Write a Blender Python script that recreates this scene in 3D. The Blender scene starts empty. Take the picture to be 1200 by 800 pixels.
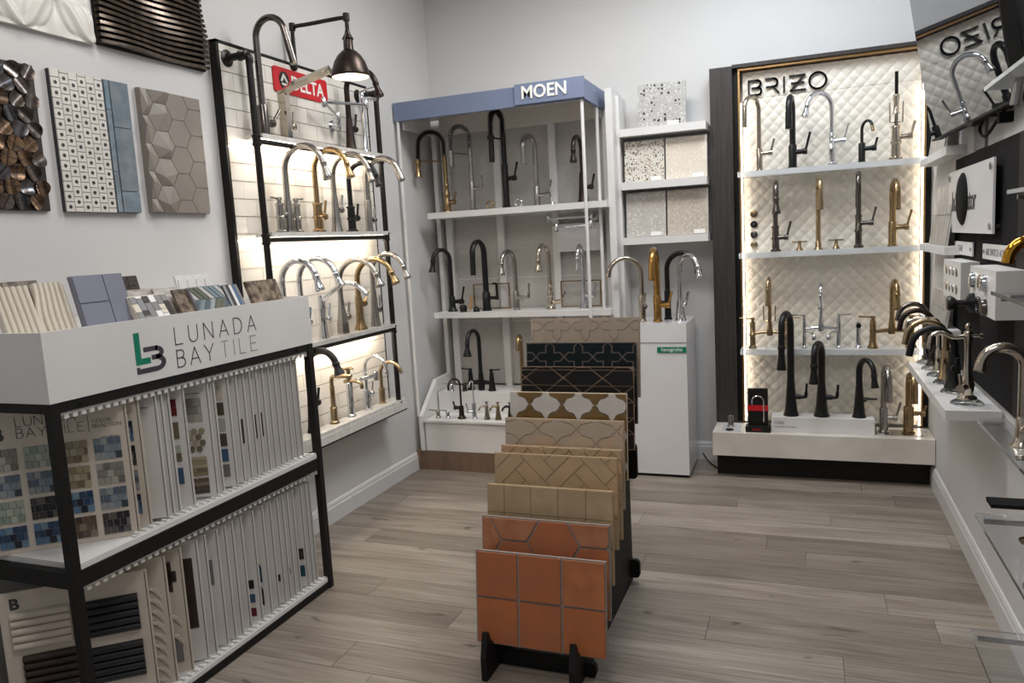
import bpy, bmesh, math, random
from mathutils import Vector, Matrix
random.seed(7)
S = bpy.context.scene; COL = S.collection
PI = math.pi
def rad(d): return math.radians(d)

# ---------------------------------------------------------------- camera, world, lights, exposure
cam = bpy.data.cameras.new('camera'); camo = bpy.data.objects.new('camera', cam); COL.objects.link(camo)
cam.sensor_width = 36.0; cam.lens = 897.06 / 1200 * 36; cam.clip_start = .02
yaw, pitch, roll = -.368976, .127679, -.055616
fw = Vector((math.sin(yaw)*math.cos(pitch), math.cos(yaw)*math.cos(pitch), -math.sin(pitch)))
rt = Vector((math.cos(yaw), -math.sin(yaw), 0)); up = rt.cross(fw)
r2 = rt*math.cos(roll) + up*math.sin(roll); u2 = -rt*math.sin(roll) + up*math.cos(roll)
camo.matrix_world = Matrix(((r2.x, u2.x, -fw.x, 0), (r2.y, u2.y, -fw.y, 0), (r2.z, u2.z, -fw.z, 1.55), (0, 0, 0, 1)))
S.camera = camo
W = bpy.data.worlds.new('world'); S.world = W; W.use_nodes = True
W.node_tree.nodes['Background'].inputs[0].default_value = (.84, .88, .95, 1)
W.node_tree.nodes['Background'].inputs[1].default_value = .3
def area(name, loc, sx, sy, power, col=(1, .95, .88), rot=(0, 0, 0), spread=180):
    l = bpy.data.lights.new(name, 'AREA'); l.shape = 'RECTANGLE'; l.size = sx; l.size_y = sy
    l.energy = power; l.color = col; l.spread = rad(spread)
    o = bpy.data.objects.new(name, l); COL.objects.link(o); o.location = loc; o.rotation_euler = rot
    return o
area('ceiling_panel_light', (-1.0, 3.75, 3.46), .9, .5, 37, (1, .975, .94))
area('ceiling_panel_light', (-.1, 4.2, 3.46), .6, .4, 26, (.83, .915, 1))
area('ceiling_panel_light', (-1.7, 2.0, 3.46), .6, .5, 13, (1, .975, .95))
area('ceiling_panel_light', (-.5, 1.0, 3.46), 1.0, .6, 29, (1, .965, .93))
S.view_settings.view_transform = 'Standard'; S.view_settings.look = 'None'
S.view_settings.exposure = 0.0; S.view_settings.gamma = 1.0; S.view_settings.use_curve_mapping = False

# ---------------------------------------------------------------- materials
def lin(c):
    def f(v):
        v /= 255.0
        return v/12.92 if v <= .04045 else ((v+.055)/1.055)**2.4
    return (f(c[0]), f(c[1]), f(c[2]), 1)
M = {}
def mat(name, col, rough=.5, metal=0., var=None, bump=None, emis=0., trans=0., coat=0., ior=1.5, spec=None, isl=None, rnd=None):
    """var=(scale, second colour, stretch xyz); bump=(scale, strength); isl / rnd = list of colours picked per island / per object"""
    m = bpy.data.materials.new(name); m.use_nodes = True; nt = m.node_tree; N = nt.nodes; L = nt.links
    b = N['Principled BSDF']; b.inputs['Base Color'].default_value = lin(col)
    b.inputs['Roughness'].default_value = rough; b.inputs['Metallic'].default_value = metal
    b.inputs['IOR'].default_value = ior
    if trans: b.inputs['Transmission Weight'].default_value = trans
    if coat: b.inputs['Coat Weight'].default_value = coat; b.inputs['Coat Roughness'].default_value = .08
    if spec is not None: b.inputs['Specular IOR Level'].default_value = spec
    if emis:
        b.inputs['Emission Color'].default_value = lin(col); b.inputs['Emission Strength'].default_value = emis
    tc = N.new('ShaderNodeTexCoord')
    src = None
    if isl or rnd:
        cols = isl or rnd
        g = N.new('ShaderNodeNewGeometry') if isl else N.new('ShaderNodeObjectInfo')
        cr = N.new('ShaderNodeValToRGB'); cr.color_ramp.interpolation = 'CONSTANT'
        for i, c in enumerate(cols):
            e = cr.color_ramp.elements[i] if i < 2 else cr.color_ramp.elements.new(i/len(cols))
            e.position = i/len(cols); e.color = lin(c)
        L.new(g.outputs['Random Per Island' if isl else 'Random'], cr.inputs[0]); src = cr.outputs[0]
    if var:
        sc, c2, st = var
        mp = N.new('ShaderNodeMapping'); mp.inputs['Scale'].default_value = st
        no = N.new('ShaderNodeTexNoise'); no.inputs['Scale'].default_value = sc; no.inputs['Detail'].default_value = 5
        rp = N.new('ShaderNodeValToRGB'); rp.color_ramp.elements[0].position = .38; rp.color_ramp.elements[1].position = .66
        mx = N.new('ShaderNodeMix'); mx.data_type = 'RGBA'
        L.new(tc.outputs['Object'], mp.inputs[0]); L.new(mp.outputs[0], no.inputs['Vector']); L.new(no.outputs['Fac'], rp.inputs[0])
        L.new(rp.outputs[0], mx.inputs[0]); mx.inputs[6].default_value = lin(col); mx.inputs[7].default_value = lin(c2)
        if src: L.new(src, mx.inputs[6])
        src = mx.outputs[2]
    if src: L.new(src, b.inputs['Base Color'])
    if bump:
        no = N.new('ShaderNodeTexNoise'); no.inputs['Scale'].default_value = bump[0]; no.inputs['Detail'].default_value = 4
        bp = N.new('ShaderNodeBump'); bp.inputs['Strength'].default_value = bump[1]; bp.inputs['Distance'].default_value = .004
        L.new(tc.outputs['Object'], no.inputs['Vector']); L.new(no.outputs['Fac'], bp.inputs['Height']); L.new(bp.outputs[0], b.inputs['Normal'])
    M[name] = m; return m
mat('wall', (207, 206, 205), .75, var=(1.3, (202, 201, 201), (1, 1, 1)), bump=(120, .05))
mat('ceiling', (225, 224, 222), .9, bump=(60, .1))
mat('trim', (214, 213, 212), .35, var=(3, (208, 207, 207), (1, 1, 1)))
mat('white', (222, 220, 218), .35, var=(4, (217, 215, 213), (1, 1, 1)))
mat('white_gloss', (228, 227, 228), .16, coat=.3, var=(3, (224, 223, 224), (1, 1, 1)))
mat('off_white', (214, 208, 200), .5, var=(9, (209, 203, 195), (1, 1, 1)))
mat('led', (255, 241, 220), .5, emis=55)
mat('led_cool', (255, 246, 230), .5, emis=11)
mat('bulb', (255, 240, 215), .5, emis=14)
mat('black', (18, 17, 17), .6, spec=.3, var=(30, (24, 23, 22), (1, 1, 1)))
mat('black_pipe', (34, 32, 31), .38, .55, var=(40, (46, 43, 41), (1, 1, 1)))
mat('matte_black', (14, 14, 15), .38, .2, var=(30, (18, 18, 19), (1, 1, 1)))
mat('chrome', (222, 224, 228), .07, 1., var=(6, (214, 216, 221), (1, 1, 1)))
mat('stainless', (172, 168, 163), .24, 1., var=(8, (160, 157, 153), (1, 1, 20)))
mat('nickel', (196, 186, 172), .14, 1., var=(8, (186, 176, 162), (1, 1, 8)))
mat('gold', (168, 144, 108), .26, 1., var=(9, (154, 130, 95), (1, 1, 10)))
mat('champagne', (174, 154, 124), .26, 1., var=(9, (162, 142, 112), (1, 1, 10)))
mat('warm_gold', (182, 142, 82), .24, 1., var=(9, (168, 128, 70), (1, 1, 10)))
mat('shelf_white', (216, 213, 208), .16, coat=.4, var=(14, (200, 197, 192), (1, 3, 1)))
mat('polished_gold', (214, 158, 60), .08, 1., var=(6, (205, 148, 52), (1, 1, 1)))
mat('bronze', (66, 56, 51), .36, .85, var=(12, (54, 45, 41), (1, 1, 1)))
mat('dark_steel', (112, 106, 102), .22, 1., var=(8, (98, 93, 90), (1, 1, 14)))
mat('subway', (226, 221, 213), .12, coat=.5, var=(5, (221, 216, 208), (1, 1, 1)), bump=(14, .08))
mat('grout', (196, 191, 184), .9, var=(40, (186, 181, 174), (1, 1, 1)))
mat('acrylic', (235, 238, 240), .12, var=(8, (228, 231, 234), (1, 1, 1)), trans=.4, ior=1.3)
mat('clear', (244, 247, 248), .03, trans=.97, ior=1.25, var=(4, (240, 243, 245), (1, 1, 1)))
mat('red', (196, 24, 34), .35, var=(6, (188, 20, 30), (1, 1, 1)))
mat('blue_fascia', (116, 127, 154), .5, var=(5, (112, 123, 150), (1, 1, 1)))
mat('letter_white', (236, 234, 228), .4, var=(6, (232, 230, 224), (1, 1, 1)))
mat('letter_black', (12, 12, 13), .35, var=(9, (16, 16, 17), (1, 1, 1)))
mat('letter_dark', (62, 62, 68), .5, var=(9, (58, 58, 64), (1, 1, 1)))
mat('letter_grey', (120, 119, 121), .5, var=(9, (115, 114, 116), (1, 1, 1)))
mat('green', (0, 124, 96), .45, var=(6, (0, 118, 91), (1, 1, 1)))
mat('plinth', (124, 100, 82), .5, var=(5, (112, 90, 74), (8, 1, 1)))
mat('fabric', (188, 185, 180), .85, var=(60, (180, 177, 172), (1, 1, 1)), bump=(180, .15))
mat('dark_wood', (40, 36, 34), .55, var=(6, (58, 52, 48), (14, 14, .5)), bump=(60, .15))
mat('brass_trim', (196, 158, 110), .28, 1., var=(5, (186, 148, 100), (1, 1, 1)))
mat('quilt', (236, 230, 218), .42, var=(3, (232, 226, 213), (1, 1, 1)))
mat('marble', (222, 216, 207), .25, var=(3.2, (204, 196, 186), (1, 2.2, 1)))
mat('panel_dark', (26, 25, 26), .8, spec=.1, var=(5, (34, 33, 34), (1, 1, 1)))
mat('screen', (10, 12, 18), .015, spec=.8, ior=1.75, var=(2, (12, 14, 20), (1, 1, 1)))
mat('rubber', (14, 14, 14), .7, spec=.15, var=(9, (18, 18, 18), (1, 1, 1)))
mat('board_white', (216, 213, 209), .45, var=(5, (211, 208, 204), (1, 1, 1)))
mat('board_cream', (206, 196, 182), .5, var=(5, (201, 191, 177), (1, 1, 1)))
mat('board_line', (70, 64, 62), .6, var=(9, (64, 58, 56), (1, 1, 1)))
mat('cotto_back', (150, 138, 130), .9, var=(30, (136, 126, 118), (1, 1, 1)), bump=(90, .3))
mat('wood_slat', (196, 150, 98), .5, var=(8, (180, 134, 84), (1, 1, 8)))
def floor_mat():
    m = mat('plank', (165, 152, 139), .42); nt = m.node_tree; N = nt.nodes; L = nt.links; b = N['Principled BSDF']
    oi = N.new('ShaderNodeObjectInfo'); tc = N.new('ShaderNodeTexCoord')
    ad = N.new('ShaderNodeVectorMath'); ad.operation = 'ADD'; sc = N.new('ShaderNodeVectorMath'); sc.operation = 'SCALE'
    cx = N.new('ShaderNodeCombineXYZ'); L.new(oi.outputs['Random'], cx.inputs[0]); L.new(oi.outputs['Random'], cx.inputs[1]); L.new(oi.outputs['Random'], cx.inputs[2])
    L.new(cx.outputs[0], sc.inputs[0]); sc.inputs['Scale'].default_value = 37.
    L.new(tc.outputs['Object'], ad.inputs[0]); L.new(sc.outputs[0], ad.inputs[1])
    def noise(scale, stretch, detail, dist=0.):
        mp = N.new('ShaderNodeMapping'); mp.inputs['Scale'].default_value = stretch
        no = N.new('ShaderNodeTexNoise'); no.inputs['Scale'].default_value = scale; no.inputs['Detail'].default_value = detail; no.inputs['Distortion'].default_value = dist
        L.new(ad.outputs[0], mp.inputs[0]); L.new(mp.outputs[0], no.inputs['Vector']); return no.outputs['Fac']
    def ramp(f, stops):
        r = N.new('ShaderNodeValToRGB')
        for i, (p, c) in enumerate(stops):
            e = r.color_ramp.elements[i] if i < 2 else r.color_ramp.elements.new(p)
            e.position = p; e.color = lin(c)
        L.new(f, r.inputs[0]); return r.outputs[0]
    def mix(f, a, b_, mode='MIX'):
        x = N.new('ShaderNodeMix'); x.data_type = 'RGBA'; x.blend_type = mode
        if isinstance(f, float): x.inputs[0].default_value = f
        else: L.new(f, x.inputs[0])
        L.new(a, x.inputs[6]); L.new(b_, x.inputs[7]); return x.outputs[2]
    base = ramp(noise(3.0, (.55, 5, 1), 6, .6), [(.3, (138, 127, 117)), (.5, (159, 149, 139)), (.72, (176, 167, 157))])
    grain = ramp(noise(9., (.35, 16, 1), 5, .3), [(.32, (186, 182, 178)), (.62, (255, 255, 255))])
    tint = ramp(oi.outputs['Random'], [(0., (206, 203, 199)), (.5, (236, 234, 231)), (1., (255, 255, 255))])
    knot = ramp(noise(3.4, (1.5, 4.2, 1), 2, .4), [(.69, (255, 255, 255)), (.76, (104, 94, 86))])
    c = mix(.75, base, grain, 'MULTIPLY'); c = mix(1., c, tint, 'MULTIPLY'); c = mix(.8, c, knot, 'MULTIPLY')
    L.new(c, b.inputs['Base Color'])
    bp = N.new('ShaderNodeBump'); bp.inputs['Strength'].default_value = .12; bp.inputs['Distance'].default_value = .002
    L.new(noise(9., (.35, 16, 1), 5, .3), bp.inputs['Height']); L.new(bp.outputs[0], b.inputs['Normal'])
floor_mat()
def terrazzo(name, base, chips, scale, dens):
    m = mat(name, base, .35); nt = m.node_tree; N = nt.nodes; L = nt.links; b = N['Principled BSDF']
    tc = N.new('ShaderNodeTexCoord'); prev = None
    for k, (c, s, th) in enumerate(chips):
        v = N.new('ShaderNodeTexVoronoi'); v.inputs['Scale'].default_value = scale*s; v.inputs['Randomness'].default_value = 1
        mp = N.new('ShaderNodeMapping'); mp.inputs['Location'].default_value = (k*3.1, k*1.7, k*2.3)
        L.new(tc.outputs['Object'], mp.inputs[0]); L.new(mp.outputs[0], v.inputs['Vector'])
        sp = N.new('ShaderNodeSeparateColor'); L.new(v.outputs['Color'], sp.inputs[0])
        a = N.new('ShaderNodeMath'); a.operation = 'LESS_THAN'; L.new(v.outputs['Distance'], a.inputs[0]); a.inputs[1].default_value = th
        d = N.new('ShaderNodeMath'); d.operation = 'LESS_THAN'; L.new(sp.outputs[0], d.inputs[0]); d.inputs[1].default_value = dens
        e = N.new('ShaderNodeMath'); e.operation = 'MULTIPLY'; L.new(a.outputs[0], e.inputs[0]); L.new(d.outputs[0], e.inputs[1])
        x = N.new('ShaderNodeMix'); x.data_type = 'RGBA'; L.new(e.outputs[0], x.inputs[0]); x.inputs[7].default_value = lin(c)
        if prev: L.new(prev, x.inputs[6])
        else: x.inputs[6].default_value = lin(base)
        prev = x.outputs[2]
    L.new(prev, b.inputs['Base Color'])
terrazzo('terrazzo_black', (172, 170, 167), [((200, 198, 196), 1.6, .45), ((30, 30, 32), 1.0, .36), ((142, 140, 138), 1.3, .3)], 44, .42)
terrazzo('terrazzo_amber', (212, 207, 197), [((52, 46, 42), 1.1, .36), ((150, 108, 66), 1.3, .36), ((110, 104, 98), 1.7, .34)], 62, .42)
terrazzo('terrazzo_cream', (220, 210, 196), [((230, 222, 210), 1., .4), ((200, 188, 172), 1.6, .3)], 60, .5)
terrazzo('terrazzo_grey', (188, 182, 176), [((208, 204, 199), 1., .45), ((168, 162, 156), 1.5, .35)], 55, .55)
terrazzo('terrazzo_sand', (190, 180, 168), [((212, 204, 193), 1.4, .4), ((160, 150, 138), 2., .4)], 70, .6)

# ---------------------------------------------------------------- geometry helpers
def link(o, parent=None, label=None, cat=None, group=None, kind=None):
    COL.objects.link(o)
    if parent is not None: o.parent = parent
    if label: o['label'] = label
    if cat: o['category'] = cat
    if group: o['group'] = group
    if kind or cat: o['kind'] = kind or 'thing'
    return o
def empty(name, loc=(0, 0, 0), rz=0, label=None, cat=None, group=None, kind=None):
    o = bpy.data.objects.new(name, None); o.location = loc; o.rotation_euler = (0, 0, rz); o.empty_display_size = .05
    return link(o, None, label, cat, group, kind)
def obj(name, bm, m, parent=None, smooth=False, bevel=0, **k):
    if bevel:
        bmesh.ops.bevel(bm, geom=[e for e in bm.edges if len(e.link_faces) == 2 and e.calc_face_angle(0) > .6], offset=bevel, segments=2, profile=.5, affect='EDGES', clamp_overlap=True)
    me = bpy.data.meshes.new(name); bm.normal_update(); bm.to_mesh(me); bm.free()
    for mm in (m if isinstance(m, (list, tuple)) else [m]): me.materials.append(M[mm])
    if smooth:
        for p in me.polygons: p.use_smooth = True
        try: me.set_sharp_from_angle(angle=rad(40))
        except Exception: pass
    return link(bpy.data.objects.new(name, me), parent, **k)
def nb(): return bmesh.new()
def box(bm, x0, x1, y0, y1, z0, z1, mi=0, T=None):
    vs = [bm.verts.new((x, y, z)) for x in (x0, x1) for y in (y0, y1) for z in (z0, z1)]
    if T:
        for v in vs: v.co = T @ v.co
    for f in ((0, 1, 3, 2), (4, 6, 7, 5), (0, 4, 5, 1), (2, 3, 7, 6), (0, 2, 6, 4), (1, 5, 7, 3)):
        bm.faces.new([vs[i] for i in f]).material_index = mi
    return bm
def bx(name, m, parent, x0, x1, y0, y1, z0, z1, bevel=0, **k):
    return obj(name, box(nb(), x0, x1, y0, y1, z0, z1), m, parent, bevel=bevel, **k)
def tube(bm, pts, r, seg=10, cap=True, flat=None, mi=0):
    """sweep a circle (flat=(u, v) scales it to an ellipse) along pts; r is one radius or one per point"""
    P = [Vector(p) for p in pts]; n = len(P); rs = [r]*n if not hasattr(r, '__len__') else r
    tg = []
    for i in range(n):
        a = P[max(i-1, 0)]; b = P[min(i+1, n-1)]; d = b-a
        tg.append(d.normalized() if d.length > 1e-9 else Vector((0, 0, 1)))
    ref = Vector((0, 1, 0)) if abs(tg[0].y) < .9 else Vector((1, 0, 0))
    u = (ref - tg[0]*ref.dot(tg[0])).normalized(); rings = []
    for i in range(n):
        u = u - tg[i]*u.dot(tg[i])
        u = u.normalized() if u.length > 1e-6 else tg[i].orthogonal().normalized()
        v = tg[i].cross(u); fu, fv = flat or (1, 1)
        rings.append([bm.verts.new(P[i] + (u*math.cos(2*PI*k/seg)*fu + v*math.sin(2*PI*k/seg)*fv)*rs[i]) for k in range(seg)])
    for i in range(n-1):
        for k in range(seg):
            bm.faces.new((rings[i][k], rings[i][(k+1) % seg], rings[i+1][(k+1) % seg], rings[i+1][k])).material_index = mi
    if cap:
        bm.faces.new(list(reversed(rings[0]))).material_index = mi; bm.faces.new(rings[-1]).material_index = mi
    return bm
def lathe(bm, prof, o=(0, 0, 0), seg=16, axis='z', mi=0):
    """prof: (radius, height) pairs from bottom to top"""
    O = Vector(o); rings = []
    def pt(r, h, a):
        c, s = r*math.cos(a), r*math.sin(a)
        return O + (Vector((c, s, h)) if axis == 'z' else Vector((h, c, s)) if axis == 'x' else Vector((s, h, c)))
    for r, h in prof: rings.append([bm.verts.new(pt(max(r, 1e-4), h, 2*PI*k/seg)) for k in range(seg)])
    for i in range(len(prof)-1):
        for k in range(seg):
            bm.faces.new((rings[i][k], rings[i][(k+1) % seg], rings[i+1][(k+1) % seg], rings[i+1][k])).material_index = mi
    bm.faces.new(list(reversed(rings[0]))).material_index = mi; bm.faces.new(rings[-1]).material_index = mi
    return bm
def prism(bm, pts, d0, d1, T, mi=0):
    """polygon pts (x, y) extruded from depth d0 to d1 along local z, mapped by T"""
    a = [bm.verts.new(T @ Vector((x, y, d0))) for x, y in pts]; b = [bm.verts.new(T @ Vector((x, y, d1))) for x, y in pts]
    n = len(pts)
    try:
        bm.faces.new(list(reversed(a))).material_index = mi; bm.faces.new(b).material_index = mi
        for i in range(n): bm.faces.new((a[i], a[(i+1) % n], b[(i+1) % n], b[i])).material_index = mi
    except ValueError: pass
    return bm
def frame_T(o, ux, uy):
    ux = Vector(ux).normalized(); uy = Vector(uy).normalized(); uz = ux.cross(uy)
    return Matrix(((ux.x, uy.x, uz.x, o[0]), (ux.y, uy.y, uz.y, o[1]), (ux.z, uy.z, uz.z, o[2]), (0, 0, 0, 1)))
def T_left(x, y, z): return frame_T((x, y, z), (0, 1, 0), (0, 0, 1))      # faces +X, reads along +Y
def T_back(x, y, z): return frame_T((x, y, z), (1, 0, 0), (0, 0, 1))      # faces -Y, reads along +X
def T_right(x, y, z): return frame_T((x, y, z), (0, -1, 0), (0, 0, 1))    # faces -X, reads along -Y
def text(body, size, m, parent, T, ext=.002, off=0., align='LEFT', name='lettering', sx=1.):
    c = bpy.data.curves.new(name, 'FONT'); c.body = body; c.size = size; c.extrude = ext; c.offset = off; c.align_x = align
    c.resolution_u = 3; f = bpy.data.objects.new(name, c); COL.objects.link(f)
    me = bpy.data.meshes.new_from_object(f.evaluated_get(bpy.context.evaluated_depsgraph_get())); bpy.data.objects.remove(f)
    me.materials.clear(); me.materials.append(M[m]); me.name = name; o = bpy.data.objects.new(name, me); o.matrix_world = T @ Matrix.Diagonal((sx, 1, 1, 1))
    return link(o, parent)
def arcp(cx, cy, r, a0, a1, n=8, ry=None): return [(cx+r*math.cos(rad(a0+(a1-a0)*i/n)), cy+(ry or r)*math.sin(rad(a0+(a1-a0)*i/n))) for i in range(n+1)]
def strokes(bm, lines, w, t, T, sc=1., ox=0., oy=0.):
    for ln in lines:
        P = [Vector((ox+x*sc, oy+y*sc)) for x, y in ln]
        for i in range(len(P)-1):
            d = (P[i+1]-P[i])
            if d.length < 1e-9: continue
            d = d.normalized()*w*.5; n = Vector((-d.y, d.x)); a = P[i]-d*.9; b = P[i+1]+d*.9
            prism(bm, [a-n, b-n, b+n, a+n], 0, t, T)
LET = {
 'L': (.55, [[(0, 1), (0, 0), (.55, 0)]]), 'T': (.64, [[(0, 1), (.64, 1)], [(.32, 1), (.32, 0)]]), 'I': (0, [[(0, 0), (0, 1)]]),
 'U': (.7, [[(0, 1)] + arcp(.35, .35, .35, 180, 360) + [(.7, 1)]]), 'N': (.74, [[(0, 0), (0, 1), (.74, 0), (.74, 1)]]),
 'A': (.8, [[(0, 0), (.4, 1), (.8, 0)], [(.14, .33), (.66, .33)]]), 'Y': (.76, [[(0, 1), (.38, .45), (.76, 1)], [(.38, .45), (.38, 0)]]),
 'E': (.56, [[(.56, 0), (0, 0), (0, 1), (.56, 1)], [(0, .52), (.5, .52)]]),
 'D': (.74, [[(.28, 1), (0, 1), (0, 0), (.28, 0)] + arcp(.28, .5, .46, -90, 90, 10, .5)]),
 'B': (.6, [[(.32, .54), (0, .54), (0, 1), (.32, 1)] + arcp(.32, .77, .23, 90, -90, 6), [(0, .54), (0, 0), (.34, 0)] + arcp(.34, .27, .27, -90, 90, 6)])}
def word(bm, s, T, sc, w, t, gap=.26, ox=0., oy=0.):
    for ch in s:
        wd, ln = LET[ch]; strokes(bm, ln, w, t, T, sc, ox, oy); ox += (wd+gap)*sc
    return ox
def clip(poly, x0, x1, y0, y1):
    def cut(P, f):
        out = []
        for i in range(len(P)):
            a, b = P[i], P[(i+1) % len(P)]; fa, fb = f(a), f(b)
            if fa >= 0: out.append(a)
            if (fa >= 0) != (fb >= 0):
                t = fa/(fa-fb); out.append((a[0]+(b[0]-a[0])*t, a[1]+(b[1]-a[1])*t))
        return out
    for f in (lambda p: p[0]-x0, lambda p: x1-p[0], lambda p: p[1]-y0, lambda p: y1-p[1]):
        poly = cut(poly, f)
        if len(poly) < 3: return []
    o = []
    for p in poly:
        if not o or abs(p[0]-o[-1][0])+abs(p[1]-o[-1][1]) > 1e-5: o.append(p)
    if len(o) > 2 and abs(o[0][0]-o[-1][0])+abs(o[0][1]-o[-1][1]) < 1e-5: o.pop()
    return o
def parea(p): return abs(sum(p[i][0]*p[(i+1) % len(p)][1]-p[(i+1) % len(p)][0]*p[i][1] for i in range(len(p))))/2
def inset(p, g):
    """move every edge of a counter-clockwise polygon inwards by g"""
    n = len(p); s = sum(p[i][0]*p[(i+1) % n][1]-p[(i+1) % n][0]*p[i][1] for i in range(n))
    if s < 0: p = p[::-1]
    o = []
    for i in range(n):
        a, b, c = Vector(p[i-1]), Vector(p[i]), Vector(p[(i+1) % n]); d1 = (b-a).normalized(); d2 = (c-b).normalized()
        n1 = Vector((-d1.y, d1.x)); n2 = Vector((-d2.y, d2.x)); m = n1+n2
        k = g/max(.5, 1+n1.dot(n2))
        q = b+m*k; o.append((q.x, q.y))
    return o
# ---------------------------------------------------------------- the room
XL, XR, YB, YF, ZC = -2.575, .70, 5.26, -1.6, 3.5
bx('wall_left', 'wall', None, XL-.12, XL, YF, YB+.12, 0, ZC, kind='structure')
bx('wall_back', 'wall', None, XL, XR, YB, YB+.12, 0, ZC, kind='structure')
bx('wall_right', 'wall', None, XR, XR+.12, YF, YB+.12, 0, ZC, kind='structure')
bx('ceiling', 'ceiling', None, XL-.12, XR+.12, YF, YB+.12, ZC, ZC+.1, kind='structure')
fl = bx('floor', 'cotto_back', None, XL-.12, XR+.12, YF, YB+.12, -.06, -.012, kind='structure')
def floor_planks():
    pw = .187; y = YB; row = 0
    while y > YF:
        y1 = y; y0 = max(y-pw, YF); x = XL - [.35, .95, .1, 1.2, .65, .25, 1.05, .5][row % 8]*1.22; k = 0
        while x < XR:
            a, b = max(x, XL), min(x+1.5, XR)
            if b-a > .01:
                g = .0009
                o = obj('plank', box(nb(), -(b-a)/2+g, (b-a)/2-g, -(y1-y0)/2+g, (y1-y0)/2-g, -.012, 0), 'plank', fl)
                o.location = ((a+b)/2, (y0+y1)/2, 0)
            x += 1.5; k += 1
        y -= pw; row += 1
floor_planks()
def baseboard(name, T, length):
    prof = [(0, 0), (.016, 0), (.016, .088), (.012, .098), (.012, .108), (.006, .122), (0, .124)]
    bm = nb(); a = [bm.verts.new(T @ Vector((0, z, d))) for d, z in prof]; b = [bm.verts.new(T @ Vector((length, z, d))) for d, z in prof]
    n = len(prof); bm.faces.new(a); bm.faces.new(b[::-1])
    for i in range(n): bm.faces.new((a[i], b[i], b[(i+1) % n], a[(i+1) % n]))
    bmesh.ops.recalc_face_normals(bm, faces=bm.faces)
    obj(name, bm, 'trim', None, kind='structure')
baseboard('baseboard_left', T_left(XL, YF, 0), 4.667-YF)
baseboard('baseboard_back', T_back(-1.19, YB, 0), 1.19+XR)
baseboard('baseboard_right', T_right(XR, 5.0, 0), 5.0-YF)

# ---------------------------------------------------------------- faucets
def ss(p, n=8):
    """round a polyline's corners by Catmull-Rom"""
    P = [Vector(q) for q in p]; out = []
    for i in range(len(P)-1):
        a = P[max(i-1, 0)]; b = P[i]; c = P[i+1]; d = P[min(i+2, len(P)-1)]
        for k in range(n):
            t = k/n
            out.append(.5*((2*b)+(c-a)*t+(2*a-5*b+4*c-d)*t*t+(3*b-a-3*c+d)*t**3))
    out.append(P[-1]); return out
def goose_path(z0, h, reach, drop, ea=12, n=18):
    """a gooseneck in local XZ: up, half round, down"""
    e = rad(ea); R_ = reach/(1+math.cos(e)) if drop == 0 else (reach-drop*math.sin(e))/(1+math.cos(e))
    pts = [Vector((0, 0, z0)), Vector((0, 0, (z0+h-R_)/2)), Vector((0, 0, h-R_))]
    for i in range(1, n+1):
        a = PI-(PI-e)*i/n; pts.append(Vector((R_+R_*math.cos(a), 0, h-R_+R_*math.sin(a))))
    last = pts[-1]; d = Vector((math.sin(e), 0, -math.cos(e)))
    return pts, last, d
BODY = {
 'cyl': [(1.25, 0), (1.25, .05), (1, .07), (1, .96), (.9, 1)],
 'ring': [(1.5, 0), (1.5, .06), (1.05, .1), (1, .45), (1.25, .48), (1.25, .53), (1, .56), (.95, .9), (1.15, .92), (1.1, .97), (.7, 1)],
 'taper': [(1.5, 0), (1.45, .04), (1.25, .12), (1.05, .4), (.85, .8), (.75, 1)],
 'bell': [(1.7, 0), (1.65, .05), (1.2, .15), (1, .35), (.95, .9), (.75, 1)],
 'bottle': [(1.5, 0), (1.5, .05), (1.45, .3), (1.1, .55), (.8, .85), (.75, 1)],
 'ornate': [(1.7, 0), (1.6, .06), (1.1, .1), (1.25, .2), (1.3, .3), (1.0, .42), (.85, .5), (1.2, .56), (1.25, .64), (.9, .74), (.8, .9), (1.0, .93), (.8, 1)]}
def lever(root, m, hz, ang, kind='lever', hub=.045, lh=.085, r=.011, br=.016, tilt=.25, name='handle', z0=None):
    """side handle: hub out of the body at height hz in direction ang (local degrees), lever going up"""
    bm = nb(); a = rad(ang); d = Vector((math.cos(a), math.sin(a), 0)); O = Vector((0, 0, hz))
    if kind == 'lever':
        tube(bm, [O+d*br*.6, O+d*(br+hub*.55), O+d*(br+hub*.6), O+d*(br+hub)], [r*1.1, r*1.1, r*1.4, r*1.35], 12)
        q = O+d*(br+hub*.82); u = (Vector((0, 0, 1))+d*tilt).normalized()
        tube(bm, [q, q+u*lh*.3, q+u*lh], [r*.65, r*.5, r*.58], 8)
    elif kind == 'curl':
        q = O+d*(br+hub); tube(bm, ss([O+d*br*.5, q, q+d*.012+Vector((0, 0, .012)), q+d*.018+Vector((0, 0, lh))], 5), [r*1.2]*4+[r*.8]*8+[r*.55]*4, 10)
    elif kind == 'out':
        tube(bm, [O+d*br*.5, O+d*(br+.012), O+d*(br+.014)+Vector((0, 0, .004)), O+d*(br+hub)+Vector((0, 0, lh*.25))], [r*1.1, r*1.1, r*.6, r*.45], 8)
    elif kind == 'loop':
        q = O+d*(br+hub); tube(bm, [O+d*br*.5-Vector((0, 0, 0)), q], r*.9, 8); tube(bm, [q-Vector((0, 0, r)), q+Vector((0, 0, lh))], r*.75, 8)
        tube(bm, [q+Vector((0, 0, lh)), O+d*br*2+Vector((0, 0, lh))], r*.6, 8)
    return obj(name, bm, m, root, smooth=True)
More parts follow.
